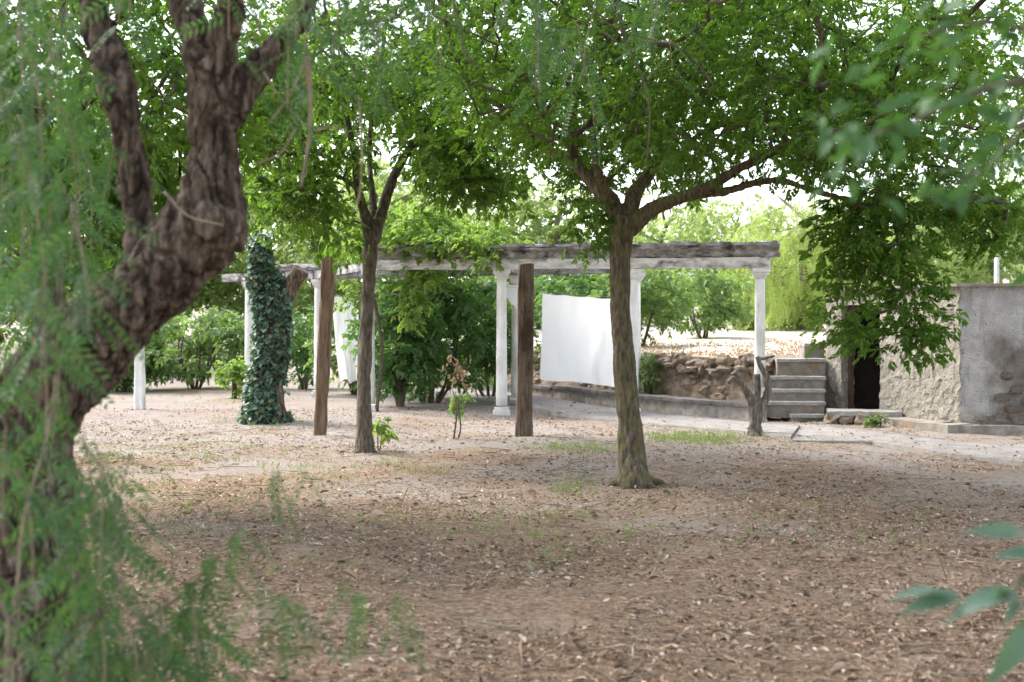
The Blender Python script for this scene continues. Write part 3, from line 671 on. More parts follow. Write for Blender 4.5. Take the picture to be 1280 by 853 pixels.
# forked dead trunk
dt = thing('dead_tree', 'bare grey forked dead trunk in front of the stone steps', 'dead tree', G(945, 547))
d0 = 18.15
paths = [limb_px([(944, 552, d0, 26), (944, 535, d0, 17), (943, 518, d0, 14), (939, 500, d0, 11), (929, 483, d0-.05, 9.5), (917, 465, d0-.1, 9)]),
         limb_px([(944, 530, d0, 15), (945, 505, d0, 11), (946, 488, d0+.05, 10), (946, 468, d0+.08, 9)]),
         limb_px([(946, 530, d0, 12), (952, 510, d0, 11), (959, 494, d0+.03, 10), (959, 474, d0, 9), (952, 460, d0, 7), (946, 446, d0, 6)])]
link('trunk', body_mesh('trunk', paths, .009, M['dead'], lambda c: .009*fbm(c*[1, 1, .35], 34, 3)-.006*np.maximum(0, .2-np.abs(vnoise(c*[1, 1, .25], 22, 5)))/.2), dt)
for rows in ([(924, 476, d0-.1, 7), (916, 474, d0-.15, 7), (910, 478, d0-.2, 6)], [(947, 449, d0, 5), (957, 448, d0, 4), (968, 445, d0, 3)]):
    mb = MB(); mb.add(*tube(limb_px(rows), 8, True, .2)); link('branch_stub', mb.mesh('branch_stub', M['dead'], True), dt)

# ------------------------------------------------------------------ leaf templates
T7 = [spray_palmate(random.Random(k), 7, .058, .030) for k in range(6)]
T6 = [spray_palmate(random.Random(10+k), 6, .085, .036, leaf6) for k in range(4)]
TB = [spray_palmate(random.Random(20+k), 6, .13, .06, leaf4) for k in range(4)]
TF = [spray_palmate(random.Random(30+k), 6, .20, .09, leaf4) for k in range(4)]
TV = [spray_palmate(random.Random(40+k), 6, .085, .06, leaf6) for k in range(4)]
TP = [frond_pinnate(random.Random(50+k)) for k in range(5)]
TW_ = [frond_pinnate(random.Random(60+k), 8, .5, .12, .03) for k in range(3)]

def ell(specs, gaps=(), seed=0):
    """clump centres: ellipses on the picture at a depth and a depth spread -> points in the garden"""
    r = np.random.default_rng(seed); out = []
    for cx, cy, rx, ry, d, dd, n in specs:
        k = 0
        while k < n:
            a, b = r.uniform(-1, 1, 2)
            if a*a+b*b > 1: continue
            k += 1; px, py = cx+a*rx, cy+b*ry
            if any(((px-g[0])/g[2])**2+((py-g[1])/g[3])**2 < 1 for g in gaps): continue
            out.append(W(px, py, d+r.uniform(-dd, dd)))
    return np.array(out)
def crown_on(root, seeds, clumps, tmpl, mat, rad, per, scale=1.0, twig='twig', droop=.35, flat=.6, hang=0.0, rmax=.03, r0=.005):
    P0, P1, R0, R1 = grow(seeds, clumps, rmax=rmax, r0=r0)
    link('twigs', prisms('twigs', P0, P1, R0, R1, M[twig]), root, kind='stuff')
    P_, D = leaves_round(clumps, rad, per, flat, droop, hang=hang); n = len(P_)
    return link('crown', scatter('crown', tmpl, P_, D, rng.normal(size=n)*.5, rng.uniform(.65, 1.3, n)*scale, M[mat]), root, kind='stuff')
def bark(amp, f, seed, k=.25): return lambda c: amp*(fbm(np.stack([c[:, 0], c[:, 1], c[:, 2]*k], -1), f, seed, 3)-.6*np.maximum(0, .25-np.abs(vnoise(np.stack([c[:, 0], c[:, 1], c[:, 2]*k*.6], -1), f*.8, seed+9))))

def roots(px, py, d, w_, seed):
    r = np.random.default_rng(seed); out = []; c = W(px, py, d)
    for k in range(6):
        a = k*1.05+r.uniform(-.3, .3); R_ = w_*.5*d/FPX; L = R_*r.uniform(3.0, 4.4); dx, dy = math.cos(a), math.sin(a)
        out.append(crom([[c[0]+dx*R_*.7, c[1]+dy*R_*.7, R_*3.2, R_*.5], [c[0]+dx*R_*1.45, c[1]+dy*R_*1.45, R_*.75, R_*.5], [c[0]+dx*L*.7, c[1]+dy*L*.7, R_*.05, R_*.4], [c[0]+dx*L, c[1]+dy*L, -R_*.5, R_*.25]], 5))
    return out
# ------------------------------------------------------------------ broad shade tree, right of centre
ta = thing('shade_tree', 'broad shade tree with mossy straight trunk in front of the bedsheet', 'tree', G(792, 604), 'shade trees over the yard')
A_ = [limb_px([(794, 612, 13.0, 46), (793, 600, 13.0, 39), (790, 570, 13.1, 34), (786, 520, 13.1, 31), (780, 450, 13.1, 28), (776, 390, 13.1, 26), (775, 320, 13.1, 28), (777, 270, 13.1, 36)])]+roots(793, 603, 13.05, 21, 1)+[
      limb_px([(776, 285, 13.1, 26), (764, 255, 13.15, 24), (748, 235, 13.2, 21), (733, 218, 13.3, 17), (716, 202, 13.4, 14), (696, 191, 13.6, 11), (672, 183, 13.9, 8), (640, 160, 14.3, 6), (600, 130, 14.7, 4)]),
      limb_px([(720, 205, 13.4, 12), (714, 180, 13.4, 11), (716, 150, 13.3, 10), (720, 90, 13.1, 8), (705, 20, 12.9, 6), (700, -60, 12.6, 5)]),
      limb_px([(770, 262, 13.1, 16), (752, 228, 12.9, 11), (743, 190, 12.7, 9), (742, 150, 12.5, 8), (755, 80, 12.2, 7), (770, 0, 12, 6), (790, -90, 11.8, 5)]),
      limb_px([(782, 280, 13.1, 24), (792, 245, 13.2, 20), (806, 225, 13.4, 16), (822, 200, 13.6, 13), (836, 165, 13.9, 11), (860, 110, 14.3, 9), (890, 60, 14.6, 7), (925, 0, 15, 6), (940, -70, 15.3, 5)]),
      limb_px([(788, 285, 13.1, 24), (810, 265, 13.0, 21), (835, 253, 12.9, 17), (880, 237, 12.7, 15), (920, 213, 12.5, 12), (965, 190, 12.3, 11), (1005, 168, 12.1, 10), (1060, 120, 11.8, 8), (1120, 60, 11.5, 6), (1180, -20, 11.3, 5)]),
      limb_px([(870, 243, 12.75, 12), (905, 240, 12.65, 10), (942, 229, 12.5, 9), (975, 226, 12.4, 8), (1010, 236, 12.2, 8), (1045, 246, 12.0, 7), (1090, 256, 11.9, 5), (1150, 265, 11.8, 4), (1200, 272, 11.7, 3)]),
      limb_px([(1040, 245, 12.0, 6), (1052, 262, 11.9, 5), (1066, 280, 11.9, 4), (1095, 310, 11.8, 3.5), (1115, 360, 11.7, 3), (1130, 410, 11.7, 2.5)]),
      limb_px([(1060, 120, 11.8, 7), (1110, 130, 11.9, 6), (1170, 150, 12.1, 5), (1240, 160, 12.4, 4), (1310, 150, 12.7, 3)]),
      limb_px([(880, 165, 13.8, 7), (930, 150, 13.8, 6), (985, 150, 13.7, 5), (1030, 140, 13.6, 4)])]
link('trunk', body_mesh('trunk', A_, .010, M['bark_a'], bark(.015, 30, 3)), ta)
gapsA = [(955, 232, 55, 17), (1028, 244, 36, 14), (1088, 385, 18, 42), (757, 215, 62, 50), (800, 240, 36, 34), (1102, 372, 15, 60), (1180, 340, 16, 40), (1040, 395, 12, 40), (670, 210, 22, 24), (880, 285, 26, 26), (930, 265, 35, 40), (975, 200, 20, 18), (1010, 290, 35, 40), (875, 155, 16, 14), (735, 130, 10, 10), (1060, 215, 20, 10), (610, 160, 15, 12), (960, 115, 14, 10), (840, 20, 12, 12), (1265, 65, 16, 22), (905, 105, 18, 12),
         (1000, 60, 30, 24), (1085, 30, 28, 18)]
cA = ell([(790, 60, 270, 130, 13.2, 2.4, 215), (690, 130, 130, 80, 13.8, 1.8, 76), (738, 262, 14, 40, 13.2, .2, 12), (910, 145, 150, 75, 12.9, 1.6, 84),
          (915, 262, 18, 30, 12.6, .25, 9), (1040, 165, 110, 80, 12.1, 1.6, 90), (1105, 275, 62, 36, 11.8, .6, 27), (1060, 330, 20, 42, 11.75, .25, 14), (1056, 405, 9, 30, 11.75, .12, 7), (1135, 335, 20, 36, 11.7, .25, 10), (1144, 405, 20, 30, 11.7, .15, 12),
          (1220, 268, 62, 42, 12, .6, 30), (1190, 100, 130, 120, 12.6, 2.2, 96), (990, 40, 200, 70, 13, 2, 70), (840, -130, 420, 150, 13, 3, 240), (1150, -140, 330, 130, 12.5, 3, 130), (1035, 300, 16, 36, 11.9, .2, 8)], gapsA, 4)  # high right ellipse, above the frame, added to shade the path
cA = np.vstack([cA, ell([(785, 205, 85, 42, 15.4, .5, 30), (850, 215, 45, 26, 15.2, .4, 10), (735, 245, 26, 28, 14.6, .3, 7)], [(880, 285, 30, 26), (672, 212, 26, 30)], 8),
                 ell([(760, 85, 190, 85, 16.4, .6, 50), (1130, 120, 140, 95, 15.6, .6, 46), (960, 110, 90, 60, 16.2, .5, 14)], gapsA, 9)])
zA = np.random.default_rng(77); cA = np.vstack([cA, np.column_stack([zA.uniform(-.5, 6.5, 180), zA.uniform(14.5, 20.5, 180), zA.uniform(5.0, 7.0, 180)]), np.column_stack([zA.uniform(-3.5, 1, 70), zA.uniform(12, 17, 70), zA.uniform(5.2, 7, 70)])])  # high clumps, mostly out of view, added to shade the path and yard
seedsA = np.concatenate([p[::3, :3] for p in A_[1:]])
crown_on(ta, seedsA, cA, T7, 'leaf', .29, 20, .9, droop=.12, flat=.8)

# ------------------------------------------------------------------ slimmer tree at left
tb = thing('shade_tree', 'slim grey trunked tree just right of the leaning brown post', 'tree', G(456, 566), 'shade trees over the yard')
B_ = [limb_px([(456, 573, 16.1, 32), (456, 562, 16.1, 25), (455, 535, 16.1, 20), (455, 470, 16.1, 18), (458, 400, 16.1, 17), (462, 330, 16.1, 17), (465, 290, 16.1, 21)])]+roots(456, 565, 16.1, 12, 2)+[
      limb_px([(464, 300, 16.1, 19), (455, 265, 16.1, 13), (447, 235, 16.0, 10), (442, 190, 15.8, 8), (430, 130, 15.6, 6), (415, 60, 15.3, 5), (400, -30, 15, 4)]),
      limb_px([(466, 300, 16.1, 20), (476, 270, 16.15, 15), (485, 240, 16.2, 13), (500, 205, 16.4, 11), (525, 170, 16.6, 9), (560, 130, 16.9, 7), (600, 90, 17.2, 5), (630, 40, 17.5, 4)]),
      limb_px([(467, 285, 16.15, 12), (466, 250, 16.3, 9), (462, 200, 16.5, 7), (465, 140, 16.8, 6), (480, 50, 17, 5), (490, -50, 17.2, 4)]),
      limb_px([(447, 235, 16.0, 7), (410, 215, 15.7, 5), (370, 215, 15.4, 4), (345, 225, 15.2, 3)]),
      limb_px([(520, 175, 16.6, 6), (560, 185, 16.5, 5), (600, 205, 16.3, 4)])]
link('trunk', body_mesh('trunk', B_, .011, M['bark_b'], bark(.011, 32, 6)), tb)
gapsB = [(474, 235, 40, 62), (440, 165, 14, 12), (500, 175, 16, 12), (425, 150, 10, 8), (620, 150, 12, 30), (500, 40, 22, 16), (600, 30, 14, 10), (520, 262, 30, 18), (350, 185, 8, 8), (580, 140, 14, 8)]
cB = ell([(475, 120, 160, 105, 16.2, 1.8, 150), (365, 240, 52, 42, 15.5, .7, 28), (425, 275, 26, 30, 15.9, .4, 12), (600, 218, 46, 44, 16.4, .8, 34), (540, 195, 70, 50, 16.5, 1, 34), (330, 190, 40, 60, 15.4, .8, 18),
          (470, -80, 230, 120, 16.2, 2.4, 120), (530, 120, 100, 60, 16.8, 1, 20)], gapsB, 5)
cB = np.vstack([cB, ell([(430, 100, 120, 85, 18.6, .5, 50), (560, 120, 70, 80, 18.8, .5, 28)], gapsB, 19)])
crown_on(tb, np.concatenate([p[::3, :3] for p in B_[1:]]), cB, T7, 'leaf_b', .36, 18, 1.12, droop=.15, flat=.75)

# ------------------------------------------------------------------ pepper tree, left foreground
tp = thing('pepper_tree', 'gnarled leaning pepper tree with burl and feathery hanging leaves at left', 'tree', (-1.85, 5.3, 0))
D = 5.4
burl = crom([[*W(205, 330, D), .10], [*W(228, 302, D), .14], [*W(250, 285, D), .165], [*W(260, 272, D), .165], [*W(265, 250, D), .12]], 5)
Pp = [limb_px([(20, 930, D-.1, 260), (28, 870, D-.1, 215), (32, 780, D, 180), (34, 690, D, 140), (38, 600, D, 118), (44, 520, D, 118), (75, 460, D, 118), (125, 415, D, 112), (175, 372, D, 100), (225, 320, D, 100), (255, 285, D, 96)]),
      burl,
      limb_px([(258, 290, D, 100), (263, 255, D, 82), (266, 220, D, 70), (266, 160, D, 66), (264, 110, D, 66), (262, 80, D, 66)]),
      limb_px([(258, 100, D, 52), (245, 50, D+.05, 46), (232, 5, D+.1, 44), (215, -60, D+.2, 38), (190, -160, D+.4, 28), (150, -280, D+.7, 18)]),
      limb_px([(268, 95, D, 50), (280, 50, D-.05, 42), (290, 5, D-.1, 40), (305, -60, D-.2, 34), (350, -150, D-.4, 26), (430, -240, D-.6, 18)]),
      limb_px([(288, 150, D, 40), (302, 115, D+.05, 44), (325, 85, D+.1, 40), (350, 60, D+.15, 36), (370, 30, D+.2, 28), (385, -10, D+.3, 26), (430, -70, D+.7, 22), (520, -140, D+1.2, 16), (640, -190, D+1.8, 11), (760, -180, D+2.2, 7)]),
      limb_px([(165, 380, D+.1, 60), (172, 335, D+.15, 48), (176, 280, D+.2, 46), (170, 220, D+.2, 46), (158, 160, D+.2, 46), (145, 100, D+.25, 46), (130, 50, D+.3, 48), (112, -10, D+.35, 46), (80, -110, D+.4, 34), (20, -220, D+.5, 22)]),
      limb_px([(30, 700, D-.1, 80), (-20, 600, D-.2, 70), (-80, 420, D-.4, 60), (-150, 200, D-.7, 46), (-180, -60, D-1, 30), (-100, -260, D-1.2, 20)])]
lump = []
def pepper_disp(c):
    g = np.stack([c[:, 0], c[:, 1], c[:, 2]*.35], -1); z = c[:, 2]
    wz = g+.05*np.stack([vnoise(c, 6, 21), vnoise(c, 6, 22), vnoise(c, 6, 23)], -1); r_ = .03*fbm(c, 5, 5, 2)-.034*np.maximum(0, .22-np.abs(vnoise(wz, 17, 8)))/.22-.018*np.maximum(0, .2-np.abs(vnoise(wz, 36, 9)))/.2+.012*fbm(c, 40, 2, 2)
    b0 = W(262, 280, D); near = np.exp(-((c-b0)**2).sum(1)/.05); return r_*.95+near*.03*(vnoise(c, 16, 4)+.4)
link('trunk', body_mesh('trunk', Pp, .010, M['bark_pepper'], pepper_disp), tp)
# dry broken twigs under the right limb and the thin whips
for rows in ([(384, 70, 5.2, 9), (388, 130, 5.2, 7), (385, 180, 5.2, 6), (376, 235, 5.2, 4)], [(380, 80, 5.25, 4), (362, 120, 5.2, 4), (336, 155, 5.2, 3)], [(330, 90, 5.25, 3), (352, 125, 5.2, 3), (384, 160, 5.2, 3)],
             [(388, 165, 5.2, 3), (410, 160, 5.2, 3), (432, 162, 5.2, 2)], [(370, 160, 5.2, 3), (352, 190, 5.15, 2.5), (322, 205, 5.1, 2)], [(448, 120, 5.4, 4), (452, 180, 5.4, 3.5), (450, 240, 5.4, 3), (438, 270, 5.4, 2)],
             [(770, -40, 7.2, 6), (775, 30, 7.2, 5), (800, 90, 7.2, 4.5), (812, 140, 7.2, 4), (808, 205, 7.2, 3)], [(560, -20, 6.4, 6), (575, 30, 6.4, 5), (582, 70, 6.4, 4), (600, 85, 6.4, 3)], [(700, -60, 7, 5), (760, 30, 7, 4), (850, 60, 7, 4), (895, 110, 7, 3)],
             [(205, 240, 5.0, 3), (235, 270, 4.95, 4), (280, 282, 4.95, 3)], [(20, 760, 3.6, 5), (30, 650, 3.6, 5), (60, 540, 3.6, 4), (70, 470, 3.6, 3)], [(170, 780, 4.0, 9), (230, 740, 4.0, 7), (290, 670, 4.0, 4), (350, 590, 4.0, 3)]):
    fr6 = rows[0][2] > 6; rows = [(a_, b_, c_, w_*(.5 if fr6 else .8)) for a_, b_, c_, w_ in rows]; dry = MB(); dry.add(*tube(limb_px(rows, 5), 6, True, .3, len(rows))); link('dry_twig', dry.mesh('dry_twig', M['twig' if fr6 else 'twig_pale'], True), tp)
# hanging twigs strung with fronds
def hang_twigs(specs, seed):
    r = np.random.default_rng(seed); e0, e1, pos, dirs = [], [], [], []
    for cx, cy, rx, ry, d, dd, n, ln in specs:
        for _ in range(n):
            while True:
                a, b = r.uniform(-1, 1, 2)
                if a*a+b*b < 1: break
            p = W(cx+a*rx, cy+b*ry, d+r.uniform(-dd, dd)); L = ln*r.uniform(.6, 1.3); az = r.uniform(0, 6.28); out = r.uniform(.1, .6)
            sx, sy = 640+FPX*p[0]/p[1], 400-FPX*(p[2]-EYE)/p[1]
            if p[1] < 5.6 and 100 < sx < 320 and -60 < sy < 330 and r.random() < .82: continue
            h = np.array([math.cos(az), math.sin(az), 0])*out; k = max(3, int(L/.055)); prev = p; ph = r.uniform(0, 6)
            for q in range(1, k+1):
                t = q/k; x = p+h*L*t*(1-.35*t)+np.array([0, 0, -L*(.35*t+.65*t*t)])+.012*np.array([math.sin(ph+q*.7), math.cos(ph+q*.9), 0])
                e0.append(prev); e1.append(x); side = az+(1.3 if q % 2 else -1.3)+r.normal()*.4
                pos.append(x); dirs.append((math.cos(side), math.sin(side), -.75+r.normal()*.25)); prev = x
    return np.array(e0), np.array(e1), np.array(pos), np.array(dirs)
hs = [(50, 40, 100, 90, 4.6, .7, 10, .45), (35, 200, 85, 110, 4.3, .6, 11, .45), (150, 205, 30, 60, 4.5, .3, 3, .3), (40, 400, 60, 60, 4.2, .6, 6, .4), (85, 320, 50, 70, 4.8, .4, 4, .3),
      (125, 570, 40, 45, 4.0, .3, 9, .35), (135, 740, 60, 50, 3.8, .3, 9, .3), (205, 745, 55, 40, 4.0, .3, 10, .25), (0, 580, 22, 110, 3.4, .3, 4, .3), (15, 790, 40, 40, 3.4, .2, 5, .22),
      (345, 0, 70, 40, 5.5, .4, 7, .35), (430, 0, 80, 50, 6.0, .5, 6, .35), (560, -50, 110, 40, 6.6, .7, 6, .4), (700, -10, 60, 40, 7.2, .5, 7, .45), (790, -40, 80, 30, 7.3, .5, 4, .4), (0, -10, 150, 110, 5.6, .7, 10, .5),
      (200, -150, 320, 60, 5.2, 1, 16, .5), (560, -230, 420, 50, 7.5, 1.8, 20, .55), (60, 150, 110, 160, 6.4, .5, 10, .45), (30, 330, 60, 130, 6.2, .4, 7, .4)]
e0, e1, pos, dirs = hang_twigs(hs, 3)
link('twigs', prisms('twigs', e0, e1, np.full(len(e0), .0028), np.full(len(e0), .0022), M['twig_pale'], 4), tp, kind='stuff')
n = len(pos); dist = pos[:, 1]
inview = (np.abs(pos[:, 0]/pos[:, 1]) < .38) & (np.abs((pos[:, 2]-EYE)/pos[:, 1]+.015) < .26)
near_ix = np.argsort(np.where(inview, dist, 99))[:280]; rest = np.setdiff1d(np.arange(n), near_ix)
link('crown', scatter('crown', TP, pos[rest], dirs[rest], rng.normal(size=len(rest))*.6, rng.uniform(.7, 1.15, len(rest)), M['pepper']), tp, kind='stuff')
fm = [mesh_q('frond', a, b, M['pepper']) for a, b in TP]
def frond(p, d, roll, s):
    o = bpy.data.objects.new('frond', fm[rng.integers(0, len(fm))]); C.objects.link(o); o.parent = tp
    R = rot_to(np.array([d]), np.array([roll]))[0]; m = Matrix([list(map(float, r)) for r in R]).to_4x4()@Matrix.Scale(float(s), 4)
    m.translation = Vector([float(v) for v in p])-tp.location; o.matrix_local = m
for k in near_ix: frond(pos[k], dirs[k], rng.normal()*.6, rng.uniform(.7, 1.15))
for px, py, d, n_, L in ((346, 590, 4.0, 3, .7), (290, 660, 4.0, 5, .8), (262, 690, 4.0, 6, .85), (240, 720, 4.0, 6, .85), (225, 755, 4.0, 5, .8), (340, 735, 3.6, 5, .8), (365, 745, 3.6, 4, .75), (455, 740, 3.4, 4, .7), (500, 735, 3.4, 3, .7), (385, 590, 4.4, 2, .6), (430, 730, 3.4, 3, .5)):
    for q in range(n_):
        frond(W(px+rng.uniform(-12, 12), py+rng.uniform(-8, 8), d+rng.uniform(-.1, .1)), np.array([rng.normal()*.45, rng.normal()*.3, -1]), rng.uniform(-1, 1), L*rng.uniform(.8, 1.1))
# canopy added to this tree overhead, out of view, to shade fronds and ground
cl = np.array([[rng.uniform(-8.5, 1.2), rng.uniform(4.2, 12.5), rng.uniform(4.6, 7)] for _ in range(430)])
seedP = np.concatenate([p[-12::3, :3] for p in Pp[3:6]]); P0, P1, R0, R1 = grow(seedP, cl, .5, .08, .006, .05)
link('added_twigs', prisms('added_twigs', P0, P1, R0, R1, M['twig']), tp, kind='stuff')
pp, dd_ = leaves_round(cl, .62, 15, .5, .9); link('added_crown', scatter('added_crown', TP, pp, dd_, rng.normal(size=len(pp)), rng.uniform(1.2, 1.8, len(pp)), M['pepper']), tp, kind='stuff')

# ------------------------------------------------------------------ a third shade tree close behind the pepper trunk
tc = thing('shade_tree', 'thin pale trunked tree behind the pepper trunk at far left', 'tree', G(64, 650), 'shade trees over the yard')
C_ = [limb_px([(60, 655, 10.7, 44), (62, 600, 10.7, 30), (66, 430, 10.7, 28), (68, 330, 10.7, 26), (66, 250, 10.7, 24)]),
      limb_px([(67, 280, 10.7, 18), (84, 190, 10.7, 13), (100, 100, 10.8, 10), (150, 20, 11, 8), (200, -60, 11.3, 5)]), limb_px([(66, 260, 10.7, 18), (50, 180, 10.8, 12), (20, 90, 11, 9), (-10, 0, 11.2, 6)]),
      limb_px([(72, 260, 10.7, 10), (120, 225, 11, 8), (180, 190, 11.3, 6), (240, 160, 11.6, 4)]), limb_px([(66, 300, 10.7, 9), (10, 270, 10.6, 6), (-60, 250, 10.5, 4)])]
link('trunk', body_mesh('trunk', C_, .016, M['bark_b'], bark(.007, 28, 16)), tc)
cC = ell([(110, 110, 210, 150, 11.3, 1.7, 150), (170, 270, 110, 55, 11.6, .8, 34), (20, 310, 80, 120, 11.3, 1.0, 50), (330, 120, 60, 90, 12.4, .6, 26), (60, -130, 320, 110, 11.3, 2.4, 110)], [(95, 22, 16, 12), (112, 45, 10, 10), (60, 10, 9, 9), (195, 140, 9, 9), (340, 60, 14, 12)], 15)
crown_on(tc, np.concatenate([p[::3, :3] for p in C_[1:]]), cC, T7, 'leaf_b', .32, 21, 1.05, droop=.2, flat=.75)

# ------------------------------------------------------------------ ivy covered trunk
ti = thing('ivy_trunk', 'old tree stump wrapped in dark bluish ivy, one stub bare', 'tree stump', G(332, 527))
d = 20.9
I_ = [limb_px([(333, 535, d, 62), (332, 515, d, 52), (334, 480, d, 40), (338, 440, d, 35), (340, 400, d, 35), (338, 372, d, 38), (334, 352, d, 36), (328, 341, d, 22), (326, 316, d, 20), (325, 296, d, 17)]),
      limb_px([(318, 525, d, 30), (316, 545, d-.1, 26)]), limb_px([(344, 390, d, 26), (356, 370, d, 24), (368, 352, d, 22), (376, 338, d, 22)]), limb_px([(330, 345, d, 16), (319, 348, d-.1, 14), (312, 352, d-.1, 12)])]
tm = body_mesh('trunk', I_, .022, M['bark_pepper'], bark(.025, 9, 8, .5)); link('trunk', tm, ti)
nv = len(tm.vertices); co = np.empty(nv*3, np.float32); tm.vertices.foreach_get('co', co); co = co.reshape(-1, 3).astype(float); no = np.empty(nv*3, np.float32); tm.vertices.foreach_get('normal', no); no = no.reshape(-1, 3).astype(float)
pxv = 640+FPX*co[:, 0]/co[:, 1]; pyv = 400-FPX*(co[:, 2]-EYE)/co[:, 1]
bare = ((pxv > 358) & (pyv < 388)) | ((pxv > 345) & (pyv > 478) & (vnoise(co, 4, 2) > -.4))
cand = np.where(~bare & (co[:, 2] > 0))[0]; ix = rng.choice(cand, 6500)
D_ = no[ix]*.7+rng.normal(size=(len(ix), 3))*.5; D_[:, 2] -= .75
ivl = [(lambda t: (t[0], t[1]))(leaf6(.062, .062, .1, .1))]
link('ivy', scatter('ivy', ivl, co[ix]+no[ix]*rng.uniform(.0, .05, len(ix))[:, None], D_, rng.normal(size=len(ix))*.4, np.clip(np.exp(rng.normal(size=len(ix))*.33), .45, 1.8), M['ivy']), ti, kind='stuff')

# ------------------------------------------------------------------ shrubs, saplings, vine
def shrub(name, label, cat, px, d, z0, rx, h, n, per, tmpl, mat, scale=1.0, ry=None, stems=4, rad=.3, seed=0, group=None, stem_h=.35, droop=.3, trunk_r=.025, flat=.7):
    group = group or ('shrubs round the pergola and terrace' if cat == 'shrub' else None)
    """stems from one foot, clumps filling an uneven ellipsoid"""
    r = np.random.default_rng(seed); x, y = (px-640)/FPX*d, d; ry = ry or rx*.8; root = thing(name, label, cat, (x, y, z0), group)
    seeds, paths = [], []
    for k in range(stems):
        a = r.uniform(0, 6.28); tip = np.array([x+math.cos(a)*rx*.45, y+math.sin(a)*ry*.45, z0+h*r.uniform(.55, .8)]); b0 = np.array([x+math.cos(a)*.05, y+math.sin(a)*.05, z0-.08]); mid = (b0+tip)/2+r.normal(size=3)*.06*h
        paths.append(crom([[*b0, trunk_r*1.3], [*mid, trunk_r], [*tip, trunk_r*.4]], 5)); seeds.append(paths[-1][3:, :3])
    mb = MB()
    for p in paths: mb.add(*tube(p, 7, True, .15, seed))
    link('stem', mb.mesh('stem', M['twig'], True), root)
    cl = []
    while len(cl) < n:
        v_ = r.uniform(-1, 1, 3); q = np.linalg.norm(v_)
        if q > 1 or q < r.uniform(0, .75): continue
        p = np.array([x+v_[0]*rx, y+v_[1]*ry, z0+h*(stem_h+(1-stem_h)*(v_[2]*.5+.5))])
        if vnoise(p, 1.3/max(rx, .3), seed) < -.35: continue
        cl.append(p)
    crown_on(root, np.concatenate(seeds), np.array(cl), tmpl, mat, rad, per, scale, droop=droop, r0=.004, rmax=trunk_r, flat=flat); return root
shrub('green_shrub', 'tall dark green shrub left of the front white column', 'shrub', 540, 25.6, 0, 1.15, 2.35, 70, 16, TB, 'shrub', 1.0, 1.0, 5, .32, 11, stem_h=.08)
shrub('green_shrub', 'leafy shrub with short pale stem just right of slim trunk', 'shrub', 500, 24.2, 0, .62, 1.75, 38, 16, TB, 'shrub', 1.0, .5, 3, .26, 12, stem_h=.2, trunk_r=.05)
shrub('green_shrub', 'dark shrub right behind the front white column', 'shrub', 612, 26.6, 0, .75, 2.3, 46, 16, TB, 'shrub', .9, .7, 4, .3, 13, stem_h=.1)
shrub('green_shrub', 'shrub between the two posts of the long white cloth', 'shrub', 445, 28.5, 0, .8, 2.1, 40, 16, TB, 'shrub_mid', 1, .7, 4, .3, 14, stem_h=.1)
shrub('green_shrub', 'broad low drooping shrub behind the short white post', 'shrub', 245, 31, 0, 1.5, 1.75, 74, 16, TB, 'shrub_mid', 1.0, 1.1, 5, .34, 15, stem_h=.15, droop=.7)
shrub('green_shrub', 'low bush left of the short white post', 'shrub', 150, 30, 0, 1.1, 1.1, 36, 15, TB, 'shrub_mid', 1, .9, 4, .3, 16, stem_h=.1)
shrub('green_shrub', 'small shrub between ivy stump and leaning post', 'shrub', 382, 31, 0, .55, 1.8, 28, 15, TB, 'shrub', .9, .6, 3, .26, 17, stem_h=.05)
shrub('green_shrub', 'little bright plant beside the ivy stump at its left', 'plant', 295, 27.5, 0, .35, .75, 12, 12, TV, 'vine', 1, .3, 3, .2, 18, stem_h=.1)
shrub('green_shrub', 'bushy green shrub on the terrace under the right cornice', 'shrub', 800, 29, .98, 1.0, 1.7, 50, 16, TB, 'shrub_mid', .9, .9, 4, .28, 19, stem_h=.05)
shrub('green_shrub', 'loose shrub on the terrace left of the right end column', 'shrub', 880, 34, 1.05, 1.15, 1.6, 46, 15, TB, 'shrub_mid', .9, .9, 5, .28, 20, stem_h=.2)
shrub('green_shrub', 'dark spreading shrub on the terrace above the bedsheet', 'shrub', 730, 30, 1.0, 1.3, 1.6, 46, 16, TB, 'shrub', .9, 1, 5, .28, 21, stem_h=.2)
shrub('green_shrub', 'pale pinkish green shrub right behind the right end column', 'shrub', 935, 42, 1.15, .9, 1.5, 36, 14, TB, 'far', 1.1, .9, 4, .32, 22, stem_h=.1)
shrub('green_shrub', 'brownish undergrowth bush above the top of the steps', 'shrub', 1015, 40, 1.12, 1.1, 1.1, 36, 14, TB, 'weep', 1.0, .9, 5, .3, 23, stem_h=.25)
shrub('green_shrub', 'low plant clinging to the rubble wall beside mossy trunk', 'plant', 812, 23.9, .25, .2, .75, 12, 12, TV, 'shrub_mid', .6, .15, 3, .16, 24, stem_h=.1)
shrub('weed', 'small green weed at the corner of the doorstep', 'weed', 1098, 19.7, 0, .14, .2, 7, 8, TV, 'shrub_mid', .5, .1, 3, .07, 25, stem_h=.1, trunk_r=.006)
shrub('weed', 'fresh green shoots at the foot of the slim tree', 'weed', 478, 16.3, 0, .10, .5, 6, 6, TV, 'vine', .6, .08, 2, .08, 26, stem_h=.2, trunk_r=.006)
sp = shrub('sapling', 'spindly sapling with withered brown top leaves on bare ground', 'sapling', 567, 17.6, 0, .17, 1.12, 14, 2, TV, 'dryleaf', .38, .13, 2, .09, 27, stem_h=.4, droop=.9, trunk_r=.009)
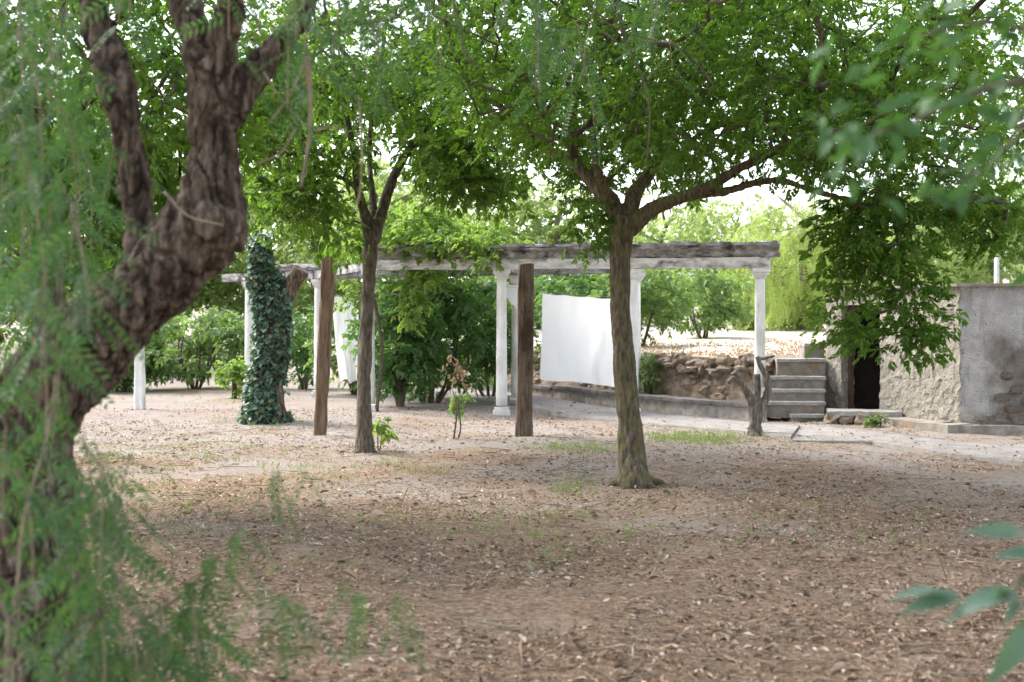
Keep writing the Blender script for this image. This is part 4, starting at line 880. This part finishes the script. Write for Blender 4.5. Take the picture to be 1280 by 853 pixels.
P_ = np.array([W(575+rng.uniform(-9, 9), 500+rng.uniform(-14, 14), 17.6+rng.uniform(-.06, .06)) for _ in range(22)]); link('green_leaves', scatter('green_leaves', T6, P_, np.column_stack([rng.normal(size=(22, 2))*.5, -np.ones(22)]), rng.normal(size=22), rng.uniform(.5, .9, 22), M['shrub_mid']), sp, kind='stuff')

vn = thing('climbing_vine', 'bright green vine spilling over the left half of the pergola', 'vine', (front[0][0]-.3, front[0][1], 0))
cl = []
rr = np.random.default_rng(31)
for _ in range(200):
    t = rr.random(); b = rr.random(); a_ = np.array(front[0])*(1-t)+np.array(front[1])*t; c_ = np.array(back[2])*(1-t)+np.array(back[4])*t
    p = a_*(1-b)+c_*b; hgt = 2.62+rr.random()**1.5*(1.0-.55*t); cl.append((p[0], p[1], hgt))
for px, py, rx, ry, d_, n_ in ((525, 350, 20, 55, 22.9, 22), (462, 300, 16, 16, 23.2, 5), (505, 297, 30, 18, 22.8, 12), (600, 318, 10, 20, 22.3, 6), (440, 375, 14, 30, 25, 6), (575, 300, 30, 12, 22.6, 10)):
    for _ in range(n_): cl.append(tuple(W(px+rr.uniform(-rx, rx), py+rr.uniform(-ry, ry), d_+rr.uniform(-.2, .2))))
cl = np.array(cl); st = crom([[front[0][0]+.12, front[0][1]-.1, -.05, .035], [front[0][0]+.2, front[0][1]-.05, 1.1, .03], [front[0][0]+.05, front[0][1]-.2, 2.2, .028], [front[0][0]+.3, front[0][1]+.3, 2.7, .025], [front[1][0]-.3, front[1][1]+1, 2.75, .02], [front[1][0]+.8, front[1][1]+1, 2.75, .012]], 8)
mb = MB(); mb.add(*tube(st, 8, True, .2)); link('stem', mb.mesh('stem', M['twig'], True), vn)
crown_on(vn, st[10:, :3], cl, TV, 'vine', .25, 16, .85, r0=.003, rmax=.015)

# ------------------------------------------------------------------ trees beyond the terrace
def far_tree(label, px, d, top, rx, n, per, mat, seed, tmpl=TF, low=.12, hang=0.0, z0=1.2, name='far_tree', rad=.75, group='trees beyond the terrace', droop=.3, scale=1.0):
    r = np.random.default_rng(seed); x, y = (px-640)/FPX*d, d; h = EYE+(400-top)/FPX*d-z0; root = thing(name, label, 'tree', (x, y, z0), group); paths = []
    trunk = crom([[x, y, z0-.2, .18], [x+r.normal()*.1, y, z0+h*.25, .14], [x+r.normal()*.3, y+r.normal()*.2, z0+h*.6, .08], [x+r.normal()*.3, y, z0+h*.85, .03]], 5); paths.append(trunk)
    for k in range(5):
        a = r.uniform(0, 6.28); s_ = trunk[4+k*2]; paths.append(crom([[*s_[:3], .06], [s_[0]+math.cos(a)*rx*.4, s_[1]+math.sin(a)*rx*.4, s_[2]+h*.12, .045], [s_[0]+math.cos(a)*rx*.7, s_[1]+math.sin(a)*rx*.7, s_[2]+h*.2, .02]], 4))
    mb = MB()
    for p in paths: mb.add(*tube(p, 8, True, .15, seed))
    link('trunk', mb.mesh('trunk', M['bark_b'], True), root); cl = []
    while len(cl) < n:
        v_ = r.uniform(-1, 1, 3); q = np.linalg.norm(v_)
        if q > 1 or q < r.uniform(0, .8): continue
        p = np.array([x+v_[0]*rx*(1-.25*max(v_[2], 0)), y+v_[1]*rx, z0+h*(low+(1-low)*(v_[2]*.5+.5))])
        if vnoise(p, .55, seed) < -.4: continue
        cl.append(p)
    crown_on(root, np.concatenate([p[::2, :3] for p in paths]), np.array(cl), tmpl, mat, rad, per, scale, hang=hang, droop=droop, rmax=.05, r0=.006)
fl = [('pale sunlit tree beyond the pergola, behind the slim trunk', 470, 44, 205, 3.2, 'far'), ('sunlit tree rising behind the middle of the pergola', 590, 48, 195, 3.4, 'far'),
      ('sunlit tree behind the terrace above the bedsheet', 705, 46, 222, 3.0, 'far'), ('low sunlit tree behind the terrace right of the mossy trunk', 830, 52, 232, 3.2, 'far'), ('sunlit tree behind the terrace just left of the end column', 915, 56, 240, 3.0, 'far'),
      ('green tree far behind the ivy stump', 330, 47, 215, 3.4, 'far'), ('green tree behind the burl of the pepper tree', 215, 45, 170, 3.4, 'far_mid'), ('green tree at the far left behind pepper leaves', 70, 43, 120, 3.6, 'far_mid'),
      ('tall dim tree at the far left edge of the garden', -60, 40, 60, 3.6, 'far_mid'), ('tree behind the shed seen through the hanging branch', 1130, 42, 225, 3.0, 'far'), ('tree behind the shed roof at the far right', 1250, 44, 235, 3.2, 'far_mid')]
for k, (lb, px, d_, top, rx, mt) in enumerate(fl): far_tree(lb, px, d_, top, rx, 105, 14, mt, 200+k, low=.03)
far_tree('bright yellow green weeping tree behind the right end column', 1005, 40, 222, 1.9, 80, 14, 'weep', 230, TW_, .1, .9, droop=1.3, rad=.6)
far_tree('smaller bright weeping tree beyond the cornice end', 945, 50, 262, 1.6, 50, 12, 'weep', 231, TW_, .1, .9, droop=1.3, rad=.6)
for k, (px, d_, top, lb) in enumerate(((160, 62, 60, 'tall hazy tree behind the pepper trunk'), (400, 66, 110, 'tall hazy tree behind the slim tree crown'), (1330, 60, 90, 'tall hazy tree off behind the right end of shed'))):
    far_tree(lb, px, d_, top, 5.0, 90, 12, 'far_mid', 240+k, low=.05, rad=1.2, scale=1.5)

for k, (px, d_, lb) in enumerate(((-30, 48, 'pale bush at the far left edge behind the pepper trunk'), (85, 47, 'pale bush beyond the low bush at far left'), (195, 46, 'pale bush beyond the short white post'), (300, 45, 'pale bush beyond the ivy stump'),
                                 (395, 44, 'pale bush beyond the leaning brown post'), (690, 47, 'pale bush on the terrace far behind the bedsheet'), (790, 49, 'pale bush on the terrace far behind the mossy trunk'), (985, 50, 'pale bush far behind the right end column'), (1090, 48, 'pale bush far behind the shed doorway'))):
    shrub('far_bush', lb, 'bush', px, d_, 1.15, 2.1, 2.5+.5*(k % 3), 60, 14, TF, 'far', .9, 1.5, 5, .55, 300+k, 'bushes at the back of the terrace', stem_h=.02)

# ------------------------------------------------------------------ pale post behind the shed
mb = MB(); mb.add(*tube(np.array([[*W(1246, 440, 26.9), .05], [*W(1246, 380, 26.9), .048], [*W(1246, 322, 26.9), .045]]), 12))
tag(link('garden_post', mb.mesh('garden_post', M['pale_metal'], True)), 'thin pale post standing behind the shed, seen above its roof', 'post')

# ------------------------------------------------------------------ near leafy branch, upper right, and leafy shoot, lower right
def leaf_big(L, wd, seed, mt='near_leaf'):
    r = random.Random(seed); n = 7; V = []; F = []
    for i in range(n+1):
        t = i/n; hw = wd*.5*(math.sin(math.pi*min(t*1.08, 1)**.8))**.8 if 0 < i < n else .001
        z = -.22*L*t*t+.02*L*math.sin(t*6+seed); V += [(-hw, t*L, z+hw*.35), (0, t*L, z), (hw, t*L, z+hw*.35)]
    for i in range(n):
        a = i*3; F += [(a, a+1, a+4, a+3), (a+1, a+2, a+5, a+4)]
    b = MB(); b.add(np.array(V), F); return b.mesh('leaf', M[mt], True)
bigs = [leaf_big(.078, .036, k) for k in range(4)]; longs = [leaf_big(.16, .048, 10+k, 'sheen_leaf') for k in range(3)]
def put_leaf(parent, p, d, roll, s, meshes):
    o = bpy.data.objects.new('leaf', meshes[rng.integers(0, len(meshes))]); C.objects.link(o); o.parent = parent
    R = rot_to(np.array([d], float), np.array([roll]))[0]; m = Matrix([list(map(float, r)) for r in R]).to_4x4()@Matrix.Scale(float(s), 4); m.translation = Vector([float(v) for v in p])-parent.location; o.matrix_local = m
nb = thing('leafy_tree', 'out of focus leafy branch reaching in at the upper right', 'tree', (2.6, 3.1, 0))
tr = crom([[2.6, 3.1, -.1, .11], [2.58, 3.1, 1.0, .09], [2.5, 3.1, 2.2, .07], [2.45, 3.1, 3.4, .04]], 6); br = [crom([[2.55, 3.1, 1.75, .06], [2.3, 3.05, 2.0, .035], [*W(1860, 60, 3.0), .019]], 5), limb_px([(1860, 60, 3.0, 22), (1500, 70, 2.95, 14), (1290, 100, 2.9, 9), (1215, 118, 2.85, 7), (1150, 148, 2.8, 5), (1100, 165, 2.8, 4), (1060, 180, 2.75, 3)]),
    limb_px([(1400, 85, 2.92, 8), (1290, 40, 3.0, 5), (1210, 30, 3.0, 4), (1150, 45, 3.0, 3)]), limb_px([(1290, 100, 2.9, 6), (1270, 170, 2.9, 4), (1210, 220, 2.85, 3), (1150, 245, 2.8, 2.5)]), limb_px([(1350, 90, 2.9, 6), (1330, 200, 2.9, 5), (1300, 300, 2.9, 4), (1285, 400, 2.9, 3)])]
mb = MB()
for p in [tr]+br: mb.add(*tube(p, 8, True, .1))
link('trunk', mb.mesh('trunk', M['twig'], True), nb)
for bi, p in enumerate(br[1:]):
    ln = [(24 if bi == 0 else 14), 12, 16, 6][bi]
    for k in range(ln):
        q = p[int(len(p)*(.45+.55*k/ln)) if bi != 3 else int(len(p)*k/ln)][:3]; a = rng.uniform(0, 6.28)
        q = q+rng.normal(size=3)*[.03, .03, .02]
        put_leaf(nb, q, (-.6+rng.normal()*.7, rng.normal()*.5, -.25+rng.normal()*.35), rng.normal()*.7, rng.uniform(.5, .95), bigs)
for _ in range(105):
    q = W(1275-250*rng.random()**1.3, rng.uniform(20, 250), rng.uniform(2.7, 3.2)); put_leaf(nb, q, (-.6+rng.normal()*.6, rng.normal()*.5, -.3+rng.normal()*.3), rng.normal()*.7, rng.uniform(.5, .9), bigs)
cl = np.array([[rng.uniform(.4, 4.5), rng.uniform(1.5, 6.5), rng.uniform(3.3, 5.2)] for _ in range(110)])  # unseen crown over the near branch, added to keep its leaves in shade
TN = [spray_palmate(random.Random(70+k), 6, .085, .045, leaf4) for k in range(3)]
cl = cl[cl[:, 2] > EYE+.27*cl[:, 1]+.5]
crown_on(nb, tr[8:, :3], cl, TN, 'near_leaf', .42, 16, 1.0)
ns_ = thing('leafy_shoot', 'blurred shoot of large pointed leaves at the lower right edge', 'plant', (1.25, 2.55, 0))
s_ = [crom([[1.25, 2.55, -.05, .02], [1.2, 2.5, .5, .015], [*W(1300, 745, 2.5), .008], [*W(1268, 742, 2.48), .004]], 5), crom([[1.2, 2.5, .5, .012], [*W(1330, 690, 2.55), .008], [*W(1290, 668, 2.55), .004]], 5)]
mb = MB()
for p in s_: mb.add(*tube(p, 7))
link('stem', mb.mesh('stem', M['twig'], True), ns_)
for (x0, y0), (x1, y1), s_, roll in (((1275, 738), (1180, 762), .95, .5), ((1190, 745), (1112, 733), .72, .2), ((1200, 745), (1128, 758), .66, .9), ((1272, 745), (1258, 782), .4, .8), ((1262, 742), (1232, 735), .5, -.3), ((1290, 772), (1240, 862), .9, 1.2),
                                    ((1300, 668), (1262, 662), .5, .1), ((1275, 664), (1215, 662), .5, 1.3), ((1300, 692), (1246, 690), .55, .8), ((1300, 735), (1262, 722), .5, -.5), ((1310, 760), (1270, 752), .5, .4), ((1300, 790), (1282, 760), .5, .6)):
    p0, p1 = W(x0, y0, 2.5), W(x1, y1, 2.47); put_leaf(ns_, p0, p1-p0, roll, np.linalg.norm(p1-p0)/.16, longs)

# ------------------------------------------------------------------ litter, grass, twigs on the ground
def on_ground(n, y0, y1, seed, margin=1.15):
    r = np.random.default_rng(seed); y = np.exp(r.uniform(math.log(y0), math.log(y1), n)); x = r.uniform(-1, 1, n)*.36*margin*y
    return np.column_stack([x, y, gz(x, y)]), r
P_, r = on_ground(250000, 5.0, 24, 40, 1.75); keep = (1.5*fbm(P_*[1, 1, 0], .8, 11, 4)+r.uniform(-.55, .55, len(P_))) > -.25; P_ = P_[keep]; n = len(P_)
lt = [leaf4(.026, .010, .35, .25), leaf4(.018, .010, .2, .3), leaf4(.07, .003, .1, .1), leaf4(.022, .013, .5, -.3), leaf4(.05, .0025, .1, .2), leaf4(.09, .003, .1, .15), leaf4(.06, .0025, .1, .25), leaf6(.034, .014, .4, .2), leaf6(.024, .011, .3, -.2)]
dv = r.normal(size=(n, 3)); dv[:, 2] *= .22
link('leaf_litter', scatter('leaf_litter', lt, P_+[0, 0, .008], dv, r.normal(size=n)*.5, np.exp(r.normal(size=n)*.4), M['litter']), kind='stuff')
P_, r = on_ground(4200, 5.2, 20, 44, 1.5); n = len(P_); a = r.uniform(0, 6.28, n); L = .04+.32*r.random(n)**2.5; dv = np.column_stack([np.cos(a), np.sin(a), r.normal(size=n)*.08])*L[:, None]; P_[:, 2] += .012; dv[:, 2] = np.abs(dv[:, 2])
link('ground_twigs', prisms('ground_twigs', P_, P_+dv, r.uniform(.002, .005, n), r.uniform(.001, .003, n), M['twig_pale'], 4), kind='stuff')
b_ = path_tops[rng.integers(0, len(path_tops), 2600)]+np.column_stack([rng.normal(size=(2600, 2))*[.22, .16], np.full(2600, .012)])
dv = rng.normal(size=(2600, 3)); dv[:, 2] *= .15
link('path_litter', scatter('path_litter', lt, b_, dv, rng.normal(size=2600)*.4, np.exp(rng.normal(size=2600)*.4), M['litter']), kind='stuff')
gp = []
r = np.random.default_rng(46)
for px, py, sx, sy, n in ((850, 551, 30, 5, 420), (890, 553, 28, 4, 260), (700, 566, 22, 4, 160), (745, 563, 15, 4, 100), (590, 660, 40, 14, 60), (700, 655, 60, 12, 70), (716, 605, 15, 6, 70), (690, 690, 50, 15, 50), (250, 560, 90, 12, 300), (380, 585, 40, 12, 160), (180, 590, 80, 25, 260), (500, 580, 30, 8, 60),
                          (960, 555, 60, 8, 60), (1100, 680, 80, 20, 40), (540, 590, 20, 5, 60), (230, 640, 60, 25, 120), (330, 690, 60, 20, 60), (470, 640, 50, 15, 40), (330, 528, 35, 4, 160), (900, 640, 80, 20, 30), (250, 500, 60, 5, 160), (1010, 660, 120, 25, 40), (500, 470, 60, 4, 0)):
    for _ in range(int(n*(.4 if px < 690 else .55))):
        p = G(px+r.normal()*sx, max(py+r.normal()*sy, 470)); gp.append(p)
gp = np.array(gp); gp[:, 2] = gz(gp[:, 0], gp[:, 1]); gp = np.repeat(gp, 5, 0)+np.column_stack([r.normal(size=(len(gp)*5, 2))*.03, np.zeros(len(gp)*5)]); n = len(gp); dv = r.normal(size=(n, 3))*.5; dv[:, 2] = .8
link('grass', scatter('grass', [leaf4(.075, .007, 0, .3), leaf4(.055, .01, 0, .4)], gp, dv, r.uniform(0, 6, n), r.uniform(.5, 1.2, n), M['grass']), kind='stuff')
n = 5000; yy = r.uniform(.3, 9, n); px_ = r.uniform(690, 1035, n); bx = np.interp((px_-690)/345, [0, .37, .72, 1], [.75, 2.45, 3.75, 4.05]); by = np.interp((px_-690)/345, [0, .37, .72, 1], [28, 24.3, 22.55, 22.45])+yy
tp_ = np.column_stack([(px_-640)/FPX*by, by, TZ+.02*np.maximum(yy-2, 0)+.01]); dv = r.normal(size=(n, 3))*.7; dv[:, 2] = np.abs(dv[:, 2])
link('dry_grass', scatter('dry_grass', [leaf4(.09, .009, 0, .3), leaf4(.06, .03, .2, .3)], tp_, dv, r.uniform(0, 6, n), r.uniform(.5, 1.3, n), M['dryleaf']), kind='stuff')
